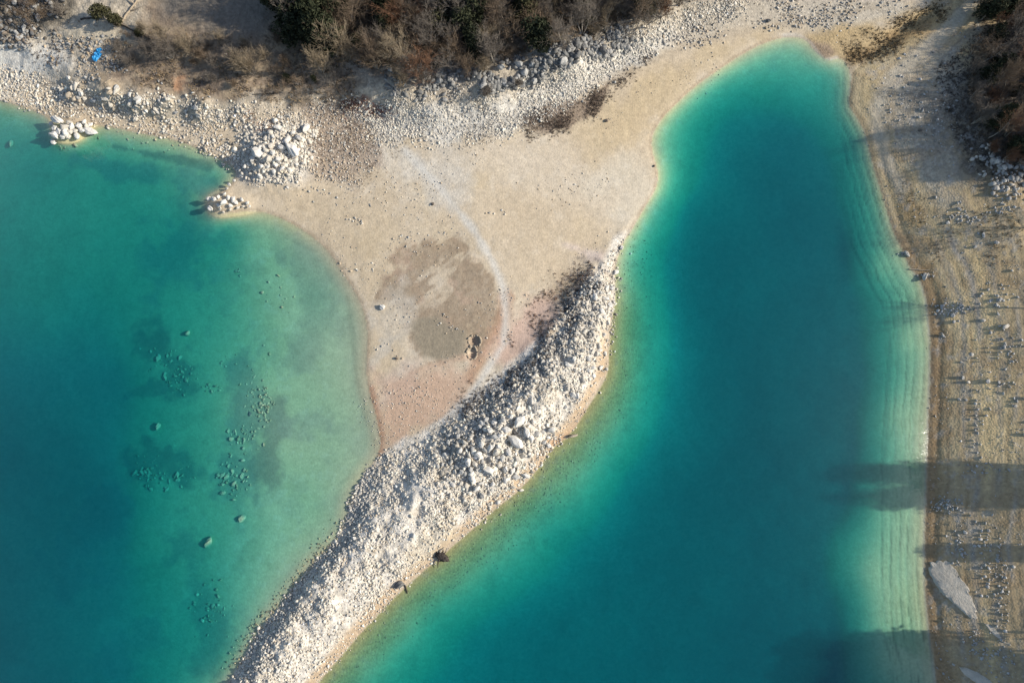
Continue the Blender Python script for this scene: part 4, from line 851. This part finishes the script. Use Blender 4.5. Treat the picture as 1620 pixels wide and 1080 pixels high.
# tall trees on the slope beyond the right edge, whose shadows cross the bank and the water
for x_, y_, sc_, sl_ in ((1720, 215, 1.1, 1), (1735, 245, 1.1, 1), (1725, 750, 1.1, .8), (1745, 780, 1.15, .8), (1740, 874, .66, .9), (1735, 1045, 1.5, .9), (1715, 1072, 1.3, .9), (1740, 1100, 1.5, 1), (1720, 1130, 1.4, 1)):
    e = tree(x_, y_, 'leaf', 0, 0, sc_, 'tall_evergreen_tree', 'tall dark evergreen beyond the right edge', 'tree', 'tall evergreens beyond the right edge')
    e.scale = (sc_ * sl_ * 1.25, sc_ * sl_ * 1.25, sc_ * 1.45)
for x_, y_, sc_ in ((1690, 352, 1.2), (1690, 486, 1.1), (1690, 735, 1.1)):
    tree(x_, y_, 'bare', 6, 0, sc_, 'bare_tree', 'leafless tree on the slope beyond the right edge', 'tree', 'leafless trees beyond the right edge')
# low brush between the larger shrubs of the upper left bank
for x_, y_ in spaced([(190, 60), (250, 30), (300, 50), (420, 45), (450, 20), (470, 60), (540, 110), (560, 140), (440, 140), (330, 125), (230, 110), (180, 95)], 26, 16):
    mi = int(rng.choice([0, 1, 2], p=[.45, .35, .2]))
    tree(x_, y_, 'bare', int(rng.choice([3, 4, 7])), mi, rng.uniform(.45, .7), 'bare_shrub', 'low leafless %s bush in the upper left brush' % ('grey', 'brown', 'tan')[mi], 'shrub', 'low %s bushes of the upper left brush' % ('grey', 'brown', 'tan')[mi])
for x_, y_ in spaced([(-20, -60), (120, -60), (110, 20), (60, 40), (-20, 45)], 22, 16):
    tree(x_, y_, 'bare', int(rng.choice([3, 4, 7, 1])), 1, rng.uniform(.5, .9), 'bare_shrub', 'leafless bush on the dark upper left corner slope', 'shrub', 'bushes of the upper left corner')
# dead weeds: small tufts of short blades
class Weeds:
    def __init__(s): s.V = []; s.C = []
    def add(s, px, py, size, pal, blades=9):
        x, y, z = place(px, py); n = len(x); pal = np.asarray(pal, float)
        col = pal[rng.integers(0, len(pal), n)] * rng.uniform(.75, 1.25, (n, 1))
        a_ = rng.uniform(0, 6.28, (n, blades)); ti = rng.uniform(.2, 1.2, (n, blades)); ln = size[:, None] * rng.uniform(.5, 1.1, (n, blades))
        bx = x[:, None] + rng.normal(0, .3, (n, blades)) * size[:, None]; by = y[:, None] + rng.normal(0, .3, (n, blades)) * size[:, None]; bz = np.repeat(z[:, None] - .02, blades, 1)
        tx, ty, tz = bx + np.cos(a_) * np.sin(ti) * ln, by + np.sin(a_) * np.sin(ti) * ln, bz + np.cos(ti) * ln
        w = size[:, None] * .16; ox, oy = -np.sin(a_) * w, np.cos(a_) * w
        V = np.stack([np.stack([bx + ox, by + oy, bz], -1), np.stack([bx - ox, by - oy, bz], -1), np.stack([tx, ty, tz], -1)], 2)
        s.V.append(V.reshape(-1, 3)); s.C.append(np.repeat(np.clip(col, .02, .6), blades * 3, 0))
    def build(s, name):
        V = np.vstack(s.V); return obj(name, mesh_np(name, V, np.arange(len(V)).reshape(-1, 3), M_WEED, np.vstack(s.C)))
B1, B2, B3 = (.10, .078, .06), (.13, .10, .075), (.085, .08, .078)
w = Weeds()
a, b = pick_in([(945, 418), (960, 440), (930, 500), (870, 560), (800, 620), (740, 690), (720, 730), (694, 735), (700, 690), (745, 630), (800, 590), (860, 520), (890, 460)], 1700, nz(26, -.2, .35, 101)); w.add(a, b, sizes(len(a), .12, .38), [B3, B2, B3, (.12, .115, .12)])
a, b = pick_in([(870, 430), (935, 415), (930, 440), (880, 490), (840, 530), (790, 560), (830, 490)], 500, nz(20, -.1, .5, 102)); w.add(a, b, sizes(len(a), .1, .3), [B2, B1, (.16, .09, .06)])
a, b = pick_in([(740, 600), (790, 590), (740, 660), (700, 690), (690, 680)], 200); w.add(a, b, sizes(len(a), .1, .26), [B2, B1])
o = w.build('spit_weeds'); tag(o, 'dark dead weeds between the stones of the spit', 'weeds', None, 'stuff')
w = Weeds()
a, b = pick_in([(820, 195), (870, 165), (925, 152), (985, 108), (1040, 80), (1000, 120), (950, 165), (930, 195), (880, 210), (840, 218)], 2200, nz(20, -.5, .2, 103)); w.add(a, b, sizes(len(a), .1, .28), [B1, B2, (.15, .105, .075)])
a, b = pick_in([(480, 165), (560, 150), (590, 190), (600, 260), (570, 296), (520, 285), (490, 230)], 2000, nz(26, -.4, .3, 104)); w.add(a, b, sizes(len(a), .08, .22), [B2, (.17, .13, .1), (.2, .15, .115)])
a, b = pick_in([(540, 150), (575, 150), (570, 185), (585, 165), (625, 172), (620, 190), (580, 188), (545, 175)], 500); w.add(a, b, sizes(len(a), .1, .26), [(.17, .06, .04), (.12, .05, .035)])
for cx, cy_ in ((420, 200), (394, 184), (412, 205)): 
    a = cx + rng.normal(0, 5, 40); b = cy_ + rng.normal(0, 4, 40); w.add(a, b, sizes(40, .1, .22), [(.42, .2, .1), (.3, .15, .08)])
a, b = pick_in([(150, 80), (240, 60), (460, 60), (560, 120), (560, 160), (340, 155), (200, 130)], 2600, nz(26, -.3, .4, 105)); w.add(a, b, sizes(len(a), .14, .42), [(.2, .155, .11), (.25, .2, .14), (.14, .11, .085), (.3, .22, .13)])
a, b = pick_in([(600, 215), (760, 200), (860, 200), (780, 228), (640, 250), (590, 250)], 500, nz(24, -.1, .5, 106)); w.add(a, b, sizes(len(a), .06, .18), [B2, (.2, .16, .12)])
a, b = pick_in([(60, 60), (140, 60), (160, 100), (90, 115), (50, 95)], 130, nz(20, -.2, .4, 107)); w.add(a, b, sizes(len(a), .12, .36), [B1, B2])
a, b = pick_in([(1120, 5), (1400, -10), (1420, 20), (1250, 40), (1120, 40)], 160); w.add(a, b, sizes(len(a), .1, .28), [B2, B1])
a, b = pick_in(UP_M, 1500, nz(30, -.1, .5, 120)); w.add(a, b, sizes(len(a), .08, .24), [B3, B2, B1])
a, b = pick_in(UP_L, 900, nz(24, 0, .5, 121)); w.add(a, b, sizes(len(a), .08, .24), [B3, B2, (.16, .1, .07)])
o = w.build('bank_weeds'); tag(o, 'brown dead weeds on the upper bank', 'weeds', None, 'stuff')
w = Weeds()
a, b = pick_in(WOOD, 9000); w.add(a, b, sizes(len(a), .2, .6), [(.17, .12, .075), (.13, .10, .07), (.21, .135, .075), (.1, .09, .055), (.2, .17, .13)])
a, b = pick_in(RW, 3500); w.add(a, b, sizes(len(a), .2, .6), [(.12, .1, .075), (.1, .085, .065), (.15, .11, .075)])
a, b = pick_in([(1480, 110), (1540, 60), (1540, 200), (1600, 270), (1620, 310), (1540, 260), (1500, 190)], 1200); w.add(a, b, sizes(len(a), .12, .4), [(.13, .115, .1), (.1, .085, .07), (.16, .13, .1)])
o = w.build('wood_undergrowth'); tag(o, 'brown undergrowth on the floor of the woods', 'undergrowth', None, 'stuff')
w = Weeds()
a, b = pick_in([(1330, 60), (1400, 40), (1490, 5), (1500, 25), (1430, 70), (1390, 95), (1345, 100)], 1800, nz(22, -.3, .3, 108)); w.add(a, b, sizes(len(a), .1, .3), [(.17, .12, .065), (.11, .085, .055), (.24, .165, .08), (.09, .075, .055)])
a, b = pick_in([(1400, 230), (1440, 290), (1480, 340), (1620, 330), (1620, 420), (1480, 420), (1440, 380)], 500, nz(26, 0, .5, 109)); w.add(a, b, sizes(len(a), .1, .26), [(.2, .14, .075), (.14, .11, .07)])
o = w.build('gully_sedge'); tag(o, 'golden brown sedge in the gully at the inlet head', 'sedge', None, 'stuff')

# ------------------------------------------------------------------ fire rings, tarp, driftwood, crusts
for (px_, py_), (rx_, ry_), lb in (((751, 540), (.86, .72), 'upper of the two rough fire rings dug in the sand'), ((747, 559), (.66, .84), 'lower of the two rough fire rings dug in the sand')):
    x, y, z = (float(v) for v in place(px_, py_)); z = float(ground_z(x + 1.3, y))
    e = bpy.data.objects.new('fire_ring', None); COL.objects.link(e); e.location = (x, y, z); tag(e, lb, 'fire ring', 'fire rings on the neck')
    for k in range(16):
        if k == 11: continue
        a_ = 6.283 * k / 16 + rng.uniform(-.15, .15); r_ = rng.uniform(.12, .2); q_ = rng.uniform(.93, 1.06)
        sx, sy = math.cos(a_) * rx_ * q_, math.sin(a_) * ry_ * q_
        v, f = ROCK_V[1][int(rng.integers(0, 14))]
        o = obj('stone', None or bpy.data.meshes.get('ring_stone_%d' % (k % 5)) or mesh_np('ring_stone_%d' % (k % 5), ROCK_V[1][k % 5][0], ROCK_V[1][k % 5][1], M_ASH), e,
                (sx, sy, float(ground_z(x + sx, y + sy)) - z + r_ * .5), (rng.normal(0, .2), rng.normal(0, .2), a_ + 1.57), (r_ * 1.25, r_ * .85, r_ * 1.15))
# blue tarp, crumpled
def tarp(px_, py_, sx, sy, ang, seed):
    x, y, z = (float(v) for v in place(px_, py_)); n = 26
    u = np.linspace(-1, 1, n); U, W = np.meshgrid(u, u)
    qx = U * sx * (1 - .15 * W ** 2) + .1 * fbm(U * 3, W * 3, 1.2, 3, seed=seed); qy = W * sy * (1 - .2 * U ** 2) + .1 * fbm(U * 3, W * 3, 1.2, 3, seed=seed + 1)
    qz = .18 + .26 * np.abs(fbm(U * 2, W * 2, .9, 3, seed=seed + 2)) * (1 - .6 * np.maximum(np.abs(U), np.abs(W)) ** 3) - .14 * np.maximum(np.abs(U), np.abs(W)) ** 4
    ids = np.arange(n * n).reshape(n, n); Fq = np.stack([ids[:-1, :-1], ids[:-1, 1:], ids[1:, 1:], ids[1:, :-1]], -1).reshape(-1, 4)
    return mesh_np('tarp', np.stack([qx, qy, qz], -1).reshape(-1, 3), Fq, M_TARP, None, 'tint', True), (x, y, z + .05), (0, 0, ang)
me, loc, rot = tarp(154, 90, .72, .46, 1.0, 3)
o = tag(obj('tarp', me, None, loc, rot), 'crumpled bright blue tarp on the upper left bank', 'tarp')
me2, loc2, rot2 = tarp(161, 79, .4, .3, .6, 9)
p = obj('folded_corner', me2, o); p.matrix_parent_inverse = o.matrix_world.inverted()
p.location = (loc2[0] - loc[0], loc2[1] - loc[1], loc2[2] - loc[2]); p.rotation_euler = (0, 0, .6 - 1.0)
p.location = (0.85, .2, 0.05)
def log(name, pts, r0, r1, mat, label, cat, branches=(), seed=1, sink=0):
    """tapered crooked trunk through chart points; branches: (fraction, angle, length)"""
    r = random.Random(seed); W = [tuple(float(q) for q in place(a, b)) for a, b in pts]
    W = [(a, b, c + r0 * .8 + (q[2] if len(q) > 2 else 0)) for (a, b, c), q in zip(W, pts and [list(p_) + [0] for p_ in pts])]
    base = W[0]; e = bpy.data.objects.new(name, None); COL.objects.link(e); e.location = base; tag(e, label, cat)
    segs = []; tot = len(W) - 1; sub = 5
    P = [np.array(W[0]) + (np.array(W[min(i // sub + 1, tot)]) - np.array(W[0])) * 0 for i in range(0)]
    P = []
    for i in range(tot):
        for k in range(sub): P.append(np.array(W[i]) + (np.array(W[i + 1]) - np.array(W[i])) * k / sub)
    P.append(np.array(W[-1])); P = [p_ - np.array(base) + np.array([r.gauss(0, r0 * .25), r.gauss(0, r0 * .25), r.gauss(0, r0 * .15)]) for p_ in P]
    n = len(P) - 1
    for i in range(n): segs.append((*P[i], *P[i + 1], r0 + (r1 - r0) * i / n, r0 + (r1 - r0) * (i + 1) / n))
    obj('trunk', mesh_np('log_trunk', *tube(segs, 8), mat, None, 'tint', True), e)
    for fr_, an, ln, up in branches:
        p0 = P[int(fr_ * n)]; sg = []; q = p0
        for k in range(4):
            d_ = np.array([math.cos(an + r.gauss(0, .15)), math.sin(an + r.gauss(0, .15)), up]) * ln / 4; sg.append((*q, *(q + d_), r1 * (1.0 - .2 * k), r1 * (.8 - .2 * k))); q = q + d_
        obj('branch', mesh_np('log_branch', *tube(sg, 6), mat), e)
    return e
log('fallen_trunk', [(190, 40), (205, 18), (224, -8)], .16, .10, M_WOOD, 'fallen pale tree trunk leaning across the top left bank', 'trunk', ((.2, 2.6, 1.6, .1), (.5, .1, 2.2, .3), (.7, 2.4, 2.0, .3)), 4)
log('fallen_trunk', [(190, 38), (212, 50), (240, 64)], .12, .06, M_WOODDARK, 'dark thin fallen trunk below the pale one', 'trunk', ((.5, -1.2, .9, .1), (.8, .9, .8, .2)), 5)
log('fallen_trunk', [(128, 31), (160, 28), (188, 27)], .12, .08, M_WOODDARK, 'dark fallen trunk lying level left of the pale one', 'trunk', ((.4, -1.6, .8, 0), (.7, 1.7, .7, .2)), 6)
log('dead_branch', [(437, 148), (420, 149), (400, 150)], .06, .03, M_WOODDARK, 'thin dead branch on the earth below the feathery bush', 'branch', ((.5, 1.9, .5, .2),), 7)
log('dead_branch', [(150, 143), (166, 132), (178, 124)], .07, .04, M_WOOD, 'pale dead branch on the upper left ledge', 'branch', ((.6, .2, .5, .2),), 8)
log('driftwood_log', [(641, 925), (645, 938)], .10, .05, M_WOODDARK, 'short dark driftwood sticking out from the spit into the shallows', 'driftwood', ((.3, 2.2, .5, .2),), 10)
log('driftwood_log', [(1438, 426), (1470, 428)], .09, .05, M_WOOD, 'pale driftwood log at the corner of the right shore', 'driftwood', ((.5, 1.0, .4, .1),), 12)
# root stump on the spit shore
x, y, z = (float(v) for v in place(699, 880)); e = bpy.data.objects.new('root_stump', None); COL.objects.link(e); e.location = (x, y, z)
tag(e, 'black rooty stump stranded at the water edge of the spit', 'stump')
v, f = rock_shape(3, 77, 6, .7, .10); v = v * np.array([.75, .42, .5]); v[:, 2] += .25
obj('butt', mesh_np('stump_butt', v, f, M_WOODDARK), e, (0, 0, 0), (0, 0, -.5))
for k in range(10):
    an = k * 6.283 / 10 + rng.uniform(-.4, .4); ln = rng.uniform(.4, 1.2); q = np.array([math.cos(an) * .35, math.sin(an) * .3, .3]); sg = []
    for j in range(5):
        d_ = np.array([math.cos(an), math.sin(an), .35 - .22 * j]) * ln / 5; an += rng.normal(0, .3); sg.append((*q, *(q + d_), .13 - .022 * j, .11 - .022 * j)); q = q + d_
    obj('root', mesh_np('stump_root', *tube(sg, 6), M_WOODDARK if k % 3 else M_BARK), e)
x, y, z = (float(v) for v in place(633, 924)); o = obj('boulder', boulder_mesh('dark', 3), None, (x, y, z + .3), (.1, .2, .5), (.6, .45, .5)); tag(o, 'dark boulder at the water beside the short driftwood', 'boulder')
# pale crust slabs on the right bank
def slab(pts, th, label, seed):
    pts = smooth_line(pts + pts[:1], 2)[:-1]; n = len(pts); c = pts.mean(0); x0, y0, z0 = (float(v) for v in place(*c))
    rr = np.random.default_rng(seed); jag = 1 + .03 * rr.normal(size=n); Vs = []; 
    for s_, k in ((1.03, -.15), (1.0, .8), (.96, 1.0), (.8, 1.05), (.55, 1.1), (.28, 1.1)):
        q = c + (pts - c) * s_ * (jag[:, None] if s_ > .9 else 1)
        x, y, z = place(q[:, 0], q[:, 1]); left = smooth(.35, -.35, (q[:, 0] - c[0] - (q[:, 1] - c[1]) * .75) / np.ptp(pts[:, 0]))
        Vs.append(np.stack([x - x0, y - y0, z - z0 + th * k * (.12 + .88 * left) + (.03 * rr.normal(size=n) if s_ > .9 and k > 0 else 0)], 1))
    Vs.append(np.array([[0, 0, Vs[-1][:, 2].mean()]])); V = np.vstack(Vs); F_ = []
    for r_ in range(5):
        for i in range(n): j = (i + 1) % n; F_ += [(r_ * n + i, (r_ + 1) * n + i, r_ * n + j), (r_ * n + j, (r_ + 1) * n + i, (r_ + 1) * n + j)]
    for i in range(n): F_.append((5 * n + i, 6 * n, 5 * n + (i + 1) % n))
    tag(obj('crust_slab', mesh_np('crust_slab', V, F_, M_CRUST, None, 'tint', True), None, (x0, y0, z0)), label, 'slab', 'pale crust slabs on the right bank')
slab([(1473, 890), (1490, 887), (1505, 890), (1513, 902), (1519, 915), (1530, 926), (1537, 945), (1543, 962), (1544, 976), (1538, 979), (1528, 972), (1517, 961), (1504, 949), (1493, 941), (1485, 932), (1477, 918), (1469, 904)], .2, 'large pale crust slab near the water on the right bank', 1)
slab([(1557, 985), (1568, 988), (1578, 998), (1588, 1012), (1580, 1010), (1568, 1000)], .12, 'narrow pale crust slab below the large one', 2)
slab([(1518, 1054), (1532, 1056), (1548, 1064), (1565, 1074), (1575, 1086), (1560, 1090), (1540, 1076), (1524, 1066)], .15, 'pale crust slab at the bottom edge of the right bank', 3)

# ------------------------------------------------------------------ look-alikes: say which one by its place among its neighbours
ONES = ['', 'first', 'second', 'third', 'fourth', 'fifth', 'sixth', 'seventh', 'eighth', 'ninth', 'tenth', 'eleventh', 'twelfth', 'thirteenth', 'fourteenth', 'fifteenth', 'sixteenth', 'seventeenth', 'eighteenth', 'nineteenth', 'twentieth']
def ordinal(i, n):
    if i == 1: return 'leftmost'
    if i == n: return 'rightmost'
    if i <= 20: return ONES[i] + ' from left'
    return {2: 'twenty-', 3: 'thirty-', 4: 'forty-'}[i // 10] + ONES[i % 10] + ' from left' if i % 10 else {3: 'thirtieth', 4: 'fortieth'}[i // 10] + ' from left'
by = {}
for o in COL.objects:
    if o.parent is None and o.get('label') and not o.get('kind'): by.setdefault(o['label'], []).append(o)
def chart_of(o): return to_chart(np.float64(o.location.x), np.float64(o.location.y), np.float64(o.location.z))
for lb, os_ in by.items():
    if len(os_) < 2: continue
    os_.sort(key=lambda o: chart_of(o)[1])
    k = 1 if len(os_) <= 12 else (2 if len(os_) <= 24 else 3)
    names = {1: [''], 2: [', upper half', ', lower half'], 3: [', upper third', ', middle third', ', lower third']}[k]
    m_ = -(-len(os_) // k)
    for q in range(k):
        part = sorted(os_[q * m_:(q + 1) * m_], key=lambda o: chart_of(o)[0])
        for i, o in enumerate(part): o['label'] = lb + names[q] + ', ' + ordinal(i + 1, len(part))
